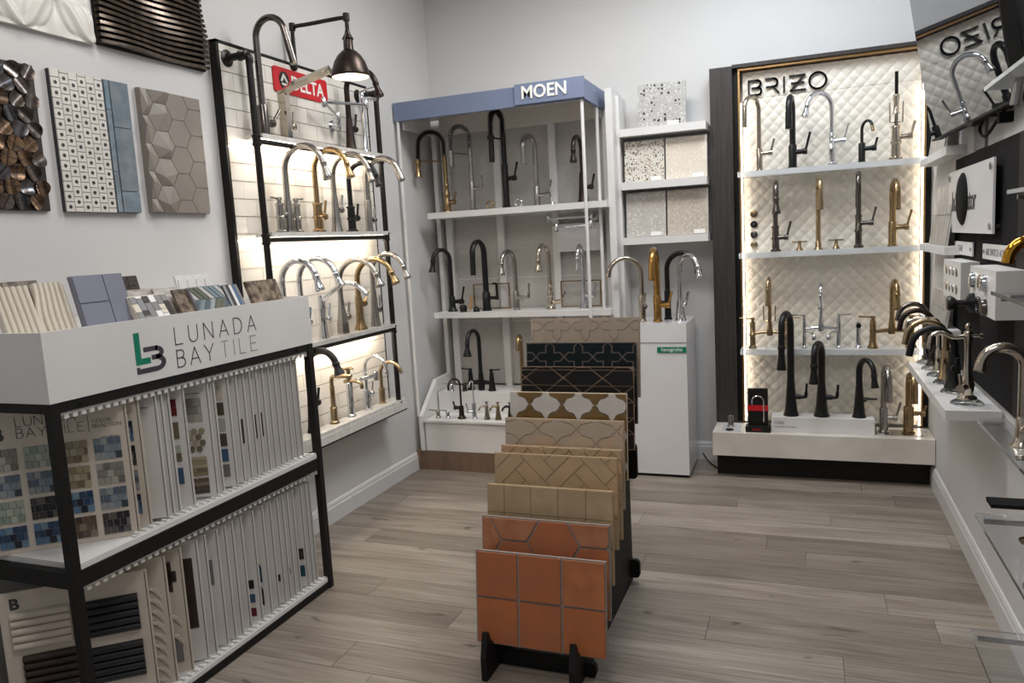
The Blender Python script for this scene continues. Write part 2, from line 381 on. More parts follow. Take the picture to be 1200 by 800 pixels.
def faucet(label, loc, head, m, h=.41, reach=.2, drop=.05, body='cyl', bh=.11, br=.019, r=.0125, tip='flare', tl=.085, tr=1.35, ea=10,
           hw=None, hz=None, hk='lever', hub=.045, lh=.085, m2=None, group=None, name='kitchen_faucet', spring=False, tilt=.25, flat=None, hm=None, style=None):
    r *= 1.16; br *= 1.2
    root = empty(name, loc, rad(head), label, 'faucet', group)
    seg = 14
    prof = [(k*br, z*bh) for k, z in BODY[body]]
    obj('body', lathe(nb(), prof, seg=6 if body == 'bottle' else 18), m, root, smooth=body != 'bottle')
    pts, last, d = goose_path(bh*.9, h, reach, drop, ea)
    if tip == 'none' or tl <= 0:
        obj('spout', tube(nb(), pts+[last+d*drop*.5, last+d*drop], r, seg, flat=flat), m, root, smooth=True)
    else:
        end = last+d*drop; s0 = end-d*tl if tl < drop else last
        if style == 'taper':
            n = len(pts); rr = [br*.72-(br*.72-r)*min(1, i/(n*.55)) for i in range(n)]
            obj('spout', tube(nb(), pts+[s0+d*.002], rr+[r], seg, flat=flat), m, root, smooth=True)
        elif spring:
            obj('column', tube(nb(), [(0, 0, bh*.9), (0, 0, h-reach*.5-.06)], r*1.1, seg), m, root, smooth=True)
            path = [Vector((0, 0, h-reach*.5-.07))]+pts[2:]+[s0]
            obj('hose', tube(nb(), path, r*.62, 8), 'rubber', root, smooth=True)
            # coil around the hose
            L_ = [0]
            for i in range(len(path)-1): L_.append(L_[-1]+(path[i+1]-path[i]).length)
            tot = L_[-1]; turns = int(tot/.0135); hp = []; n = turns*9
            for i in range(n+1):
                s = tot*i/n; k = max(j for j in range(len(L_)) if L_[j] <= s+1e-9); k = min(k, len(path)-2)
                f = (s-L_[k])/max(1e-9, L_[k+1]-L_[k]); p = path[k].lerp(path[k+1], f); t = (path[k+1]-path[k]).normalized()
                v = Vector((0, 1, 0)); u = v.cross(t); a = 2*PI*i/9
                hp.append(p+(u*math.cos(a)+v*math.sin(a))*r*1.15)
            obj('spring', tube(nb(), hp, .0031, 5), m2 or m, root, smooth=True)
            za = h-reach*.5-.1
            obj('support_arm', tube(nb(), [(0, 0, za), (end.x-.02, 0, za)], .0055, 8), m, root, smooth=True)
            bm = nb(); lathe(bm, [(r*1.5, -.012), (r*1.5, .012)], (end.x, 0, za), 14); obj('hose_ring', bm, m, root, smooth=True)
        else:
            obj('spout', tube(nb(), pts+[s0+d*.002], r, seg, flat=flat), m, root, smooth=True)
        k = {'flare': [1.04, 1.2, 1.22, 1.0, 1.02, tr*1.0, tr*1.12, tr*1.05], 'plain': [1.08, 1.1, 1.1, 1.1, 1.1, 1.12, 1.12, 1.08], 'bellspray': [1, 1.3, 1.3, 1.05, 1.1, 1.45, 1.85, 1.9], 'square': [1, 1, 1, 1, 1, 1, 1, 1]}[tip]
        f = [0, .06, .14, .2, .45, .8, .96, 1]
        obj('spray_head', tube(nb(), [s0+(end-s0)*x for x in f], [r*x for x in k], seg, flat=flat), m2 if (m2 and not spring) else m, root, smooth=True)
    if hw is not None:
        lever(root, hm or m, hz if hz else bh*.62, hw-head, hk, hub, lh, min(.0135, br*.65), br, tilt)
    return root
def bridge(label, loc, head, m, half=.1, ph=.17, bz=.12, h=.42, reach=.2, drop=.05, r=.011, pr=.013, group=None, lev=.06, levdir=None, tip='flare', tl=.07, name='bridge_faucet', ea=10, body='taper', sprays=False, tr=1.3, arch=True, low=False):
    r *= 1.16; pr *= 1.15
    root = empty(name, loc, rad(head), label, 'faucet', group)
    for s in (-1, 1):
        obj('pillar', lathe(nb(), [(k*pr, z*ph) for k, z in BODY[body]], (0, s*half, 0), 16), m, root, smooth=True)
        bm = nb(); lathe(bm, [(pr*.6, ph-.004), (pr*.55, ph+.012), (pr*.8, ph+.014), (pr*.7, ph+.026)], (0, s*half, 0), 12)
        dv = Vector((0, s, 0)) if levdir is None else Vector(levdir[0 if s < 0 else 1])
        tube(bm, [Vector((0, s*half, ph+.019)), Vector((0, s*half, ph+.02))+dv*lev*.3, Vector((0, s*half, ph+.024))+dv*lev], [.0055, .0045, .0055], 8)
        obj('handle', bm, m, root, smooth=True)
    obj('bridge_bar', tube(nb(), ss([(0, -half, bz-.006), (0, -half*.5, bz), (0, 0, bz+.004), (0, half*.5, bz), (0, half, bz-.006)], 4), r*.85, 10), m, root, smooth=True)
    cz = 0 if low else bz-.02
    obj('spout_base', lathe(nb(), [(r*1.5, cz), (r*1.7, cz+.02), (r*1.35, bz+.03), (r*1.15, bz+.07)], seg=16), m, root, smooth=True)
    pts, last, d = goose_path(bz+.06, h, reach, drop, ea)
    obj('spout', tube(nb(), pts+[last+d*.002], r, 14), m, root, smooth=True)
    end = last+d*drop; k = [1, 1.2, 1.2, 1.02, 1.05, tr, tr*1.1, tr]; f = [0, .06, .14, .2, .45, .8, .96, 1]
    obj('spray_head', tube(nb(), [last+(end-last)*x for x in f], [r*x for x in k], 14), m, root, smooth=True)
    if sprays:
        for s in (-1, 1):
            bm = nb(); tube(bm, ss([(0, s*half, .1), (0, s*half*.6, .1), (0, s*half*.45, .075)], 5), .005, 8); lathe(bm, [(.012, 0), (.015, .006), (.012, .03), (.006, .036)], (0, s*half*.42, .048), 12)
            obj('side_valve', bm, m, root, smooth=True)
    return root
def pot_filler(label, m, root_loc, arms, wall_axis, group=None, name='pot_filler'):
    """wall flange and jointed arm; arms = polyline in world offsets from root"""
    root = empty(name, root_loc, 0, label, 'faucet', group)
    bm = nb(); lathe(bm, [(.032, 0), (.032, .008), (.018, .016), (.014, .05)], axis=wall_axis, seg=18) if wall_axis == 'x' else lathe(bm, [(.014, -.05), (.018, -.016), (.032, -.008), (.032, 0)], axis='y', seg=18)
    obj('flange', bm, m, root, smooth=True)
    for i in range(len(arms)-1):
        obj('arm', tube(nb(), [arms[i], arms[i+1]], .0085, 12), m, root, smooth=True)
    for p in arms:
        obj('joint', lathe(nb(), [(.011, -.026), (.014, -.022), (.014, .022), (.011, .026)], p, 14), m, root, smooth=True)
    return root
# ---------------------------------------------------------------- tile art on the left wall
mat('art_bronze', (104, 90, 80), .2, .9, rnd=[(124, 100, 80), (96, 98, 104), (140, 112, 86), (108, 98, 92)], var=(20, (84, 76, 72), (1, 1, 6)))
mat('art_bronze_back', (58, 50, 46), .45, .5, var=(12, (48, 42, 40), (1, 1, 1)))
mat('art_tile_white', (208, 203, 196), .35, isl=[(212, 207, 200), (204, 199, 192), (208, 203, 196)])
mat('art_dot', (48, 48, 52), .4, var=(9, (42, 42, 46), (1, 1, 1)))
mat('art_grout', (62, 62, 68), .8, var=(20, (56, 56, 62), (1, 1, 1)))
mat('art_blue', (112, 132, 146), .12, coat=.5, rnd=[(112, 130, 144), (116, 126, 134), (126, 140, 150)], var=(18, (98, 110, 120), (1, 1, 1)), bump=(30, .3))
mat('art_grey', (134, 126, 118), .45, var=(7, (127, 119, 112), (1, 1, 1)))
mat('art_slat', (92, 80, 70), .14, .9, var=(7, (120, 104, 90), (1, 4, 1)))
mat('art_leaf', (212, 208, 202), .35, var=(5, (207, 203, 197), (1, 1, 1)))
def art_discs():
    Y0, Y1, Z0, Z1 = 1.70, 2.05, 1.758, 2.268
    t = empty('wall_tile_panel', (XL, (Y0+Y1)/2, Z0), 0, 'bronze panel of tilted round concave discs hanging left of the dotted mosaic', 'tile panel', 'tile sample panels on the left wall')
    bx('backing', 'art_bronze_back', t, .0, .014, -(Y1-Y0)/2, (Y1-Y0)/2, 0, Z1-Z0)
    disc = nb(); Rd = .0287; rings = []
    for q, r_ in enumerate((Rd, Rd, Rd*.66, Rd*.33)):
        rings.append([disc.verts.new((-.008 if q == 0 else -.0035+.0095*(r_*math.cos(2*PI*k/20)/Rd)**2, r_*math.cos(2*PI*k/20), r_*math.sin(2*PI*k/20))) for k in range(20)])
    cv_ = disc.verts.new((-.0035, 0, 0))
    for q in range(3):
        for k in range(20): disc.faces.new((rings[q][k], rings[q][(k+1) % 20], rings[q+1][(k+1) % 20], rings[q+1][k]))
    for k in range(20): disc.faces.new((rings[3][k], rings[3][(k+1) % 20], cv_))
    disc.normal_update()
    me = None; row = 0; z = .03
    while z < Z1-Z0:
        y = -.165 + (.029 if row % 2 else 0)
        while y < .17:
            if me is None:
                o = obj('disc', disc, 'art_bronze', t, smooth=True); me = o.data
            else:
                o = bpy.data.objects.new('disc', me); link(o, t)
            a = random.choice([0, 1, 2, 3, 4, 5])*PI/3+.4
            o.location = (.0195, y+random.uniform(-.002, .002), z); o.rotation_euler = (random.uniform(0, 6), math.sin(a)*.07, math.cos(a)*.07)
            y += .0575
        z += .0505; row += 1
art_discs()
def art_mosaic():
    Y0, Y1, Z0, Z1 = 2.11, 2.455, 1.757, 2.272
    t = empty('wall_tile_panel', (XL, Y0, Z0), 0, 'white dotted mosaic panel with a strip of glossy blue bricks down its right side', 'tile panel', 'tile sample panels on the left wall')
    bx('backing', 'art_grout', t, 0, .018, 0, .345, 0, .515)
    bm = nb(); bd = nb(); T = T_left(.018, 0, 0); s = .0375; col = 0; x = .0
    while x < .222:
        y = -s*.5 if col % 2 else 0
        while y < .515:
            p = clip([(x, y), (x+s*.93, y), (x+s*.93, y+s*.93), (x, y+s*.93)], 0, .226, 0, .515)
            if p: prism(bm, p, 0, .005, T)
            if y > -.005 and y+s < .52 and x+s*.5 < .22: prism(bd, arcp(x+s*.46, y+s*.46, .0072, 0, 325, 9), .005, .0058, T)
            y += s
        x += s; col += 1
    obj('mosaic_tiles', bm, 'art_tile_white', t, kind='stuff'); obj('mosaic_dots', bd, 'art_dot', t, kind='stuff')
    for x0, x1, ys in ((.228, .252, (0, .16, .4, .515)), (.255, .345, (0, .085, .335, .515))):
        for i in range(len(ys)-1):
            obj('brick', prism(nb(), inset([(x0, ys[i]), (x1, ys[i]), (x1, ys[i+1]), (x0, ys[i+1])], .0014), 0, .007, T), 'art_blue', t, bevel=.001)
art_mosaic()
def art_hex():
    Y0, Z0 = 2.512, 1.76; w, h = .338, .51
    t = empty('wall_tile_panel', (XL, Y0, Z0), 0, 'taupe panel of hexagons, faceted on its left half and flat on its right', 'tile panel', 'tile sample panels on the left wall')
    bx('backing', 'art_grey', t, 0, .020, 0, w, 0, h)
    R_ = .066; T = T_left(.02, 0, 0); dx = R_*1.5; dy = R_*math.sqrt(3); i = 0; x = .0
    while x < w+R_:
        j = 0; y = (0 if i % 2 else dy*.5)-dy*.5
        while y < h+R_:
            p = clip([(x+R_*math.cos(rad(60*k)), y+R_*math.sin(rad(60*k))) for k in range(6)], 0, w, 0, h)
            if p and parea(p) > 1e-4:
                q = inset(p, .0012); bm = nb(); n = len(q); high = x < .17
                ap = (min(w-.004, max(.004, x+random.choice([-.3, .35])*R_)), min(h-.004, max(.004, y+random.choice([-.35, .3])*R_)))
                hh = random.uniform(.014, .024) if high else .006
                a = [bm.verts.new(T @ Vector((u, v, 0))) for u, v in q]; b = [bm.verts.new(T @ Vector((u, v, .005))) for u, v in q]
                for k in range(n): bm.faces.new((a[k], a[(k+1) % n], b[(k+1) % n], b[k]))
                if high:
                    c = bm.verts.new(T @ Vector((ap[0], ap[1], hh)))
                    for k in range(n): bm.faces.new((b[k], b[(k+1) % n], c))
                else: bm.faces.new(b)
                bm.faces.new(a[::-1]); obj('hexagon', bm, 'art_grey', t)
            y += dy; j += 1
        x += dx; i += 1
art_hex()
def art_slats():
    Y0, Y1, Z0, Z1 = 2.345, 2.926, 2.405, 2.775
    t = empty('wall_tile_panel', (XL, Y0, Z0), 0, 'dark bronze panel of wavy horizontal slats at the top of the left wall', 'tile panel', 'tile sample panels on the left wall')
    bx('backing', 'black', t, 0, .014, 0, Y1-Y0, 0, Z1-Z0)
    n = 16; p = (Z1-Z0)/n
    for k in range(n):
        bm = nb(); L_ = []
        for i in range(29):
            y = (Y1-Y0)*i/28; d = .036+.008*math.sin(y*12+k*.3)+.004*math.sin(y*7-k*.5); dz = .0025*math.sin(y*13+k*.15)
            zz = k*p+.003+dz
            L_.append([bm.verts.new((x, y, z)) for x, z in ((.012, zz), (d, zz+.002), (d, zz+p*.6), (.012, zz+p*.62))])
        for i in range(28):
            for j in range(4): bm.faces.new((L_[i][j], L_[i][(j+1) % 4], L_[i+1][(j+1) % 4], L_[i+1][j]))
        bm.faces.new(L_[0][::-1]); bm.faces.new(L_[-1]); bmesh.ops.recalc_face_normals(bm, faces=bm.faces)
        obj('slat', bm, 'art_slat', t, smooth=True)
art_slats()
def art_leaf():
    Y0, Y1, Z0, Z1 = 1.75, 2.32, 2.396, 2.775
    t = empty('wall_tile_panel', (XL, Y0, Z0), 0, 'white panel with carved leaf relief at the top left of the wall', 'tile panel', 'tile sample panels on the left wall')
    bx('backing', 'art_leaf', t, 0, .018, 0, Y1-Y0, 0, Z1-Z0)
    bm = nb(); nx, nz = 114, 76; V = []
    def hgt(u, v):
        u, v = u*7.2, v*7.2; iu, iv = math.floor(u), math.floor(v); fu, fv = u-iu, v-iv
        if (iu+iv) % 2: fu = 1-fu
        d = (fu-fv)/math.sqrt(2); along = (fu+fv)/2
        wdt = .42*math.sin(PI*min(1, max(0, along)))+1e-3
        k = abs(d+.12*math.sin(PI*along))/wdt
        return .012*max(0, 1-k*k)+.005*(.5+.5*math.sin((d*9+along*3)*2)) if k < 1 else .004*(.5+.5*math.sin(fu*7+fv*3))
    for i in range(nx+1):
        V.append([bm.verts.new((.018+hgt((Y1-Y0)*i/nx, (Z1-Z0)*j/nz), (Y1-Y0)*i/nx, (Z1-Z0)*j/nz)) for j in range(nz+1)])
    for i in range(nx):
        for j in range(nz): bm.faces.new((V[i][j], V[i+1][j], V[i+1][j+1], V[i][j+1]))
    for j in range(1): pass
    obj('relief', bm, 'art_leaf', t, smooth=True)
art_leaf()

# ---------------------------------------------------------------- tiled pipe-frame display on the left wall
DX = XL
dl = empty('faucet_display', (DX, 2.98, .476), 0, 'black framed subway tile wall display with black pipe frame and four faucet shelves', 'display')
def D(name, m, x0, x1, y0, y1, z0, z1, bevel=0, parent=dl, **k): return bx(name, m, parent, x0, x1, y0-2.98, y1-2.98, z0-.476, z1-.476, bevel, **k)
D('backer', 'grout', 0, .032, 2.99, 4.285, .486, 2.548)
for a in ((2.975, 2.993, .47, 2.56), (4.282, 4.29, .47, 2.56)): D('frame_side', 'black', 0, .042, *a)
for a in ((2.975, 4.29, 2.548, 2.56), (2.975, 4.29, .47, .486)): D('frame_rail', 'black', 0, .042, *a)
tz = .488; row = 0
while tz < 2.545:
    z1 = min(tz+.082, 2.547); y = 2.994-(0 if row % 2 else .082)
    while y < 4.28:
        a, b = max(y, 2.994), min(y+.1635, 4.281)
        if b-a > .012: D('tile', 'subway', .032, .0385, a, b-.0025 if b < 4.28 else b, tz, z1-.0022, .0012)
        y += .1635
    tz += .0842; row += 1
PX = .165
def P_(name, pts, r=.016, m='black_pipe'): return obj(name, tube(nb(), [(x, y-2.98, z-.476) for x, y, z in pts], r, 12), m, dl, smooth=True)
def fit(x, y, z, axis):
    bm = nb(); pr = [(.019, -.026), (.0225, -.024), (.0225, -.014), (.02, -.012), (.02, .012), (.0225, .014), (.0225, .024), (.019, .026)]
    lathe(bm, pr, (x, y-2.98, z-.476), 14, axis); obj('pipe_fitting', bm, 'black_pipe', dl, smooth=True)
for y in (3.045, 4.185):
    P_('pipe_post', [(PX, y, .54), (PX, y, 2.485)])
    for z in (2.485, .54):
        P_('pipe_arm', ss([(.036, y, z), (PX-.03, y, z), (PX, y, z+(-.01 if z > 1 else .01)), (PX, y, z+(-.04 if z > 1 else .04))], 5), .0175)
        fit(PX-.03, y, z, 'x')
        bm = nb(); lathe(bm, [(.04, .036), (.04, .042), (.022, .047), (.018, .06)], (0, y-2.98, z-.476), 18, 'x'); obj('pipe_flange', bm, 'black_pipe', dl, smooth=True)
SH = (2.13, 1.665, 1.092, .607)
for i, z in enumerate(SH):
    sh = D('shelf', 'shelf_white', .085, .185, 3.07, 4.245, z-.022, z, .002)
    if i < 3:
        P_('shelf_pipe', [(PX, 3.045, z-.036), (PX, 4.185, z-.036)], .0125)
        D('light_strip', 'led', .138, .149, 3.06, 4.17, z-.038, z-.026)
    else: D('shelf_apron', 'shelf_white', .165, .19, 3.03, 4.24, z-.066, z-.0225, .002); D('shelf_edge', 'black', .163, .191, 3.03, 4.24, z-.074, z-.0665)
    for y in (3.045, 4.185): fit(PX, y, z-.034, 'z')
t = empty('brand_sign', (DX+.0385, 3.375, 2.39), 0, 'red rounded sign with white lettering on the white subway tiles', 'sign')
def rrect(x0, x1, y0, y1, r, n=5): return arcp(x1-r, y0+r, r, -90, 0, n)+arcp(x1-r, y1-r, r, 0, 90, n)+arcp(x0+r, y1-r, r, 90, 180, n)+arcp(x0+r, y0+r, r, 180, 270, n)
obj('sign_plate', prism(nb(), rrect(0, .475, 0, .128, .016), 0, .008, T_left(0, 0, 0)), 'red', t)
e = obj('emblem', prism(nb(), arcp(.085, .064, .042, 0, 345, 23, .046), .008, .0095, T_left(0, 0, 0)), 'letter_black', t)
bm = nb(); T = T_left(.0095, 0, 0)
for p in ([(.053, .058), (.078, .10), (.083, .08), (.07, .058)], [(.058, .05), (.112, .05), (.104, .038), (.066, .038)], [(.085, .098), (.117, .056), (.1, .056), (.08, .085)]): prism(bm, p, 0, .001, T)
obj('emblem_mark', bm, 'letter_white', e)
text('DELTA', .098, 'letter_white', t, T_left(.0085, .142, .03), .0012, .002, sx=1.0)
# the lamp over the display
lp = empty('wall_lamp', (DX+.042, 3.56, 2.50), 0, 'dark metal dome lamp hanging from a bent pipe arm above the tiled display', 'lamp')
LX = .345
obj('arm', tube(nb(), ss([(.012, 0, .03), (.012, 0, .12), (.012, 0, .225), (.03, 0, .243), (.12, 0, .243), (LX-.02, 0, .243), (LX, 0, .228), (LX, 0, .16)], 5), .0105, 12), 'black_pipe', lp, smooth=True)
obj('wall_plate', lathe(nb(), [(.03, 0), (.03, .008), (.014, .016)], (-.003, 0, .05), 16, 'x'), 'black_pipe', lp, smooth=True)
for p in ((.012, 0, .243), (LX, 0, .243)): obj('pipe_fitting', lathe(nb(), [(.014, -.02), (.017, -.018), (.017, .018), (.014, .02)], p, 14), 'black_pipe', lp, smooth=True)
obj('socket', lathe(nb(), [(.03, .075), (.026, .085), (.024, .13), (.03, .135), (.016, .16), (.012, .175)], (LX, 0, 0), 16), 'bronze', lp, smooth=True)
obj('yoke', tube(nb(), ss([(LX, -.03, .08), (LX, -.032, .13), (LX, -.015, .165), (LX, .015, .165), (LX, .032, .13), (LX, .03, .08)], 4), .004, 8), 'black_pipe', lp, smooth=True)
prof = [(.1, -.055), (.1, -.045), (.094, -.02), (.08, .02), (.062, .05), (.04, .072), (.028, .08)]
bm = nb(); lathe(bm, prof, (LX, 0, 0), 28)
bm.faces.ensure_lookup_table()
for f in [f for f in bm.faces if len(f.verts) > 5]: bm.faces.remove(f)
sd = obj('shade', bm, 'bronze', lp, smooth=True); md = sd.modifiers.new('thick', 'SOLIDIFY'); md.thickness = .003
mat('shade_inner', (240, 236, 228), .5, var=(5, (236, 232, 224), (1, 1, 1)))
bm = nb(); lathe(bm, [(r_-.005, z_) for r_, z_ in prof], (LX, 0, 0), 28)
for f in [f for f in bm.faces if len(f.verts) > 5]: bm.faces.remove(f)
obj('shade_lining', bm, 'shade_inner', sd, smooth=True)
obj('bulb', lathe(nb(), [(.004, -.046), (.022, -.04), (.03, -.02), (.026, .005), (.012, .03)], (LX, 0, 0), 16), 'bulb', lp, smooth=True)
# faucets on that display
G = 'faucets on the tiled pipe display'
def fd(label, y, s, m, **k):
    k.setdefault('hw', 90); k.setdefault('group', G); k.setdefault('x', DX+.118)
    x = k.pop('x'); return faucet(label, (x, y, SH[s]), k.pop('head', 0), m, **k)
fd('tall dark spring-hose faucet under the lamp at the left end of the top pipe shelf', 3.17, 0, 'dark_steel', h=.545, reach=.205, drop=.17, ea=14, body='cyl', bh=.15, br=.021, r=.0135, tip='plain', tl=.12, hz=.07, hub=.05, lh=.1, tilt=.9)
# angular polished faucet
t = empty('kitchen_faucet', (DX+.118, 3.345, SH[0]), 0, 'angular polished nickel faucet with slanting square spout on the top pipe shelf', 'faucet', G)
obj('body', box(nb(), -.022, .022, -.018, .018, 0, .245), 'nickel', t, bevel=.003)
bm = nb(); tube(bm, [(-.012, 0, .228), (.06, 0, .262), (.285, 0, .312)], .028, 4, flat=(.8, .8)); obj('spout', bm, 'nickel', t)
lever(t, 'nickel', .075, 90, hub=.05, lh=.075, r=.013, br=.02, tilt=.1)
pot_filler('chrome wall pot filler with folded arm over the top pipe shelf', 'chrome', (DX+.0385, 3.873, 2.271), [(.05, 0, 0), (.0965, -.072, .033), (.0965, -.2, .093), (.12, .2, .138)], 'x', G)
fd('dark bronze gooseneck faucet with flared sprayer on the top pipe shelf', 3.94, 0, 'bronze', h=.44, reach=.215, drop=.09, ea=16, body='taper', bh=.19, br=.019, r=.0135, hz=.13, lh=.09, tr=1.5)
t = empty('vessel_faucet', (DX+.118, 4.10, SH[0]), 0, 'slender chrome column faucet with flat top lever at the right of the top pipe shelf', 'faucet', G)
obj('body', lathe(nb(), [(.024, 0), (.02, .01), (.0155, .03), (.0135, .3), (.017, .34), (.014, .352)], seg=18), 'chrome', t, smooth=True)
obj('spout', tube(nb(), [(0, 0, .318), (.05, 0, .315), (.1, 0, .303)], [.012, .012, .009], 12), 'chrome', t, smooth=True)
obj('handle', tube(nb(), [(-.01, 0, .356), (.04, 0, .372), (.1, 0, .378)], [.012, .01, .006], 10, flat=(1, .4)), 'chrome', t, smooth=True)
t = bridge('stainless bridge faucet with two lever handles at the left end of the second pipe shelf', (DX+.118, 3.30, SH[1]), 0, 'stainless', half=.068, ph=.15, bz=.09, h=.425, reach=.255, drop=.095, r=.0135, pr=.017, group=G, ea=16, body='ring', low=True, tl=.09, tr=1.5)
fd('gold pull-down faucet with ringed body on the second pipe shelf', 3.555, 1, 'gold', h=.43, reach=.225, drop=.085, ea=16, body='ring', bh=.16, br=.02, r=.0125, hz=.085, lh=.09, tr=1.5)
fd('stainless pull-down faucet with smooth tapered body between the gold and black ones', 3.725, 1, 'stainless', h=.42, reach=.25, drop=.08, ea=16, body='taper', bh=.2, br=.0185, r=.0125, hz=.125, lh=.085, tr=1.35)
fd('black pull-down faucet with ringed body on the second pipe shelf', 3.885, 1, 'matte_black', h=.385, reach=.2, drop=.075, ea=16, body='ring', bh=.15, br=.019, r=.012, hz=.08, lh=.085, tr=1.4)
fd('plain brushed faucet at the right end of the second pipe shelf', 4.075, 1, 'stainless', h=.425, reach=.245, drop=.075, ea=22, body='cyl', bh=.19, br=.018, r=.0155, hz=.07, lh=.075, tip='plain', tl=.075)
fd('chrome gooseneck faucet leftmost on the third pipe shelf', 3.195, 2, 'chrome', h=.43, reach=.225, drop=.08, ea=16, body='cyl', bh=.15, br=.018, r=.014, hz=.1, lh=.08, tr=1.35)
fd('second chrome gooseneck faucet from the left on the third pipe shelf', 3.335, 2, 'chrome', h=.435, reach=.25, drop=.075, ea=20, body='taper', bh=.15, br=.018, r=.0135, hz=.1, lh=.08, tr=1.5)
t = empty('kitchen_faucet', (DX+.118, 3.515, SH[2]), 0, 'chrome faucet with low swooping spout and fluted body on the third pipe shelf', 'faucet', G)
obj('body', lathe(nb(), [(.028, 0), (.027, .012), (.021, .06), (.0175, .13), (.021, .15), (.021, .19), (.019, .205), (.02, .215), (.017, .235)], seg=20), 'chrome', t, smooth=True)
obj('spout', tube(nb(), ss([(0, 0, .205), (.06, 0, .245), (.14, 0, .29), (.22, 0, .286), (.275, 0, .245), (.285, 0, .22)], 6), .0135, 14), 'chrome', t, smooth=True)
lever(t, 'chrome', .1, 90, hub=.045, lh=.085, br=.019)
fd('stainless faucet with faceted bottle-shaped body on the third pipe shelf', 3.705, 2, 'stainless', h=.415, reach=.265, drop=.08, ea=20, body='bottle', bh=.19, br=.021, r=.013, hz=.09, lh=.085, tr=1.6)
fd('gold faucet with slanting lever on the third pipe shelf', 3.89, 2, 'gold', h=.41, reach=.26, drop=.08, ea=22, body='bell', bh=.2, br=.019, r=.0135, hz=.15, lh=.09, tr=1.5, tilt=.8)
fd('stainless faucet at the right end of the third pipe shelf', 4.06, 2, 'stainless', h=.435, reach=.245, drop=.085, ea=20, body='taper', bh=.23, br=.018, r=.0125, hz=.1, lh=.085, tr=1.45)
fd('matte black faucet with drooping spout leftmost on the bottom pipe shelf', 3.345, 3, 'matte_black', h=.44, reach=.195, drop=.07, ea=18, body='taper', bh=.21, br=.019, r=.0155, hz=.15, lh=.08, tr=1.5)
t = empty('kitchen_faucet', (DX+.118, 3.545, SH[3]), 0, 'brass column faucet with sharp elbow on the bottom pipe shelf', 'faucet', G)
obj('body', lathe(nb(), [(.027, 0), (.026, .01), (.02, .016), (.02, .085), (.022, .09), (.015, .1), (.0135, .2), (.016, .205), (.0135, .21)], seg=18), 'champagne', t, smooth=True)
obj('spout', tube(nb(), ss([(0, 0, .2), (0, 0, .245), (.012, 0, .265), (.05, 0, .268), (.13, 0, .268)], 5), .0115, 12), 'champagne', t, smooth=True)
t = empty('pot_filler', (DX+.118, 3.715, SH[3]), 0, 'chrome deck pot filler with brass cross handle and spout on the bottom pipe shelf', 'faucet', G)
obj('body', lathe(nb(), [(.027, 0), (.026, .008), (.02, .014), (.02, .195), (.016, .2)], seg=20), 'chrome', t, smooth=True)
bm = nb(); lathe(bm, [(.016, .2), (.014, .21), (.017, .23), (.012, .25), (.014, .275), (.008, .29)], seg=16); obj('valve', bm, 'champagne', t, smooth=True)
bm = nb(); tube(bm, [(-.034, 0, .28), (.034, 0, .28)], .006, 8); tube(bm, [(0, -.034, .28), (0, .034, .28)], .006, 8); obj('cross_handle', bm, 'champagne', t, smooth=True)
obj('spout', tube(nb(), ss([(-.03, 0, .205), (.04, 0, .208), (.08, 0, .195), (.085, 0, .165)], 5), .0105, 12), 'champagne', t, smooth=True)
obj('arm', tube(nb(), [(.05, .01, .21), (.06, .2, .206)], .0115, 12), 'chrome', t, smooth=True)
obj('joint', lathe(nb(), [(.012, .175), (.017, .18), (.017, .225), (.012, .23)], (.06, .2, 0), 14), 'chrome', t, smooth=True)
fd('slim chrome gooseneck bar faucet on the bottom pipe shelf', 3.895, 3, 'chrome', h=.325, reach=.15, drop=.05, ea=10, body='cyl', bh=.12, br=.019, r=.009, hz=.085, lh=.075, tip='plain', tl=.04)
fd('small gold faucet at the right end of the bottom pipe shelf', 4.07, 3, 'champagne', h=.26, reach=.15, drop=.03, ea=25, body='cyl', bh=.1, br=.016, r=.0095, hw=None, tip='none')

# ---------------------------------------------------------------- sample rack with the long white fascia
LX0, LX1, LY0, LY1 = -2.56, -2.08, 1.58, 2.88
lb = empty('sample_rack', (0, 0, 0), 0, 'black framed tile sample rack with white lettered fascia along the left wall', 'sample rack')
for x in (LX0, LX1-.03):
    for y in (LY0, LY1-.03): bx('post', 'black', lb, x, x+.03, y, y+.03, 0, 1.152, .002)
for z0, z1 in ((1.122, 1.152), (.573, .625), (0.004, .032)):
    for x in (LX0, LX1-.03): bx('rail', 'black', lb, x+.003, x+.027, LY0+.03, LY1-.03, z0, z1)
    for y in (LY0, LY1-.03): bx('rail', 'black', lb, LX0+.03, LX1-.03, y+.003, y+.027, z0, z1)
bx('shelf', 'white', lb, LX0+.03, LX1-.008, LY0+.031, LY1-.031, .626, .645, .001)
bx('shelf', 'white', lb, LX0+.03, LX1-.008, LY0+.031, LY1-.031, .0325, .05, .001)
# fascia box
bx('tray', 'white', lb, LX0+.013, LX1-.013, LY0+.013, LY1-.013, 1.153, 1.335)
fp = bx('fascia', 'white', lb, LX1-.012, LX1, LY0, LY1, 1.153, 1.366, .001)
bx('fascia', 'white', lb, LX0, LX1-.0125, LY0, LY0+.012, 1.153, 1.366, .001)
bx('fascia', 'white', lb, LX0, LX1-.0125, LY1-.012, LY1, 1.153, 1.366, .001)
bx('fascia', 'white', lb, LX0, LX0+.012, LY0+.0125, LY1-.0125, 1.153, 1.366, .001)
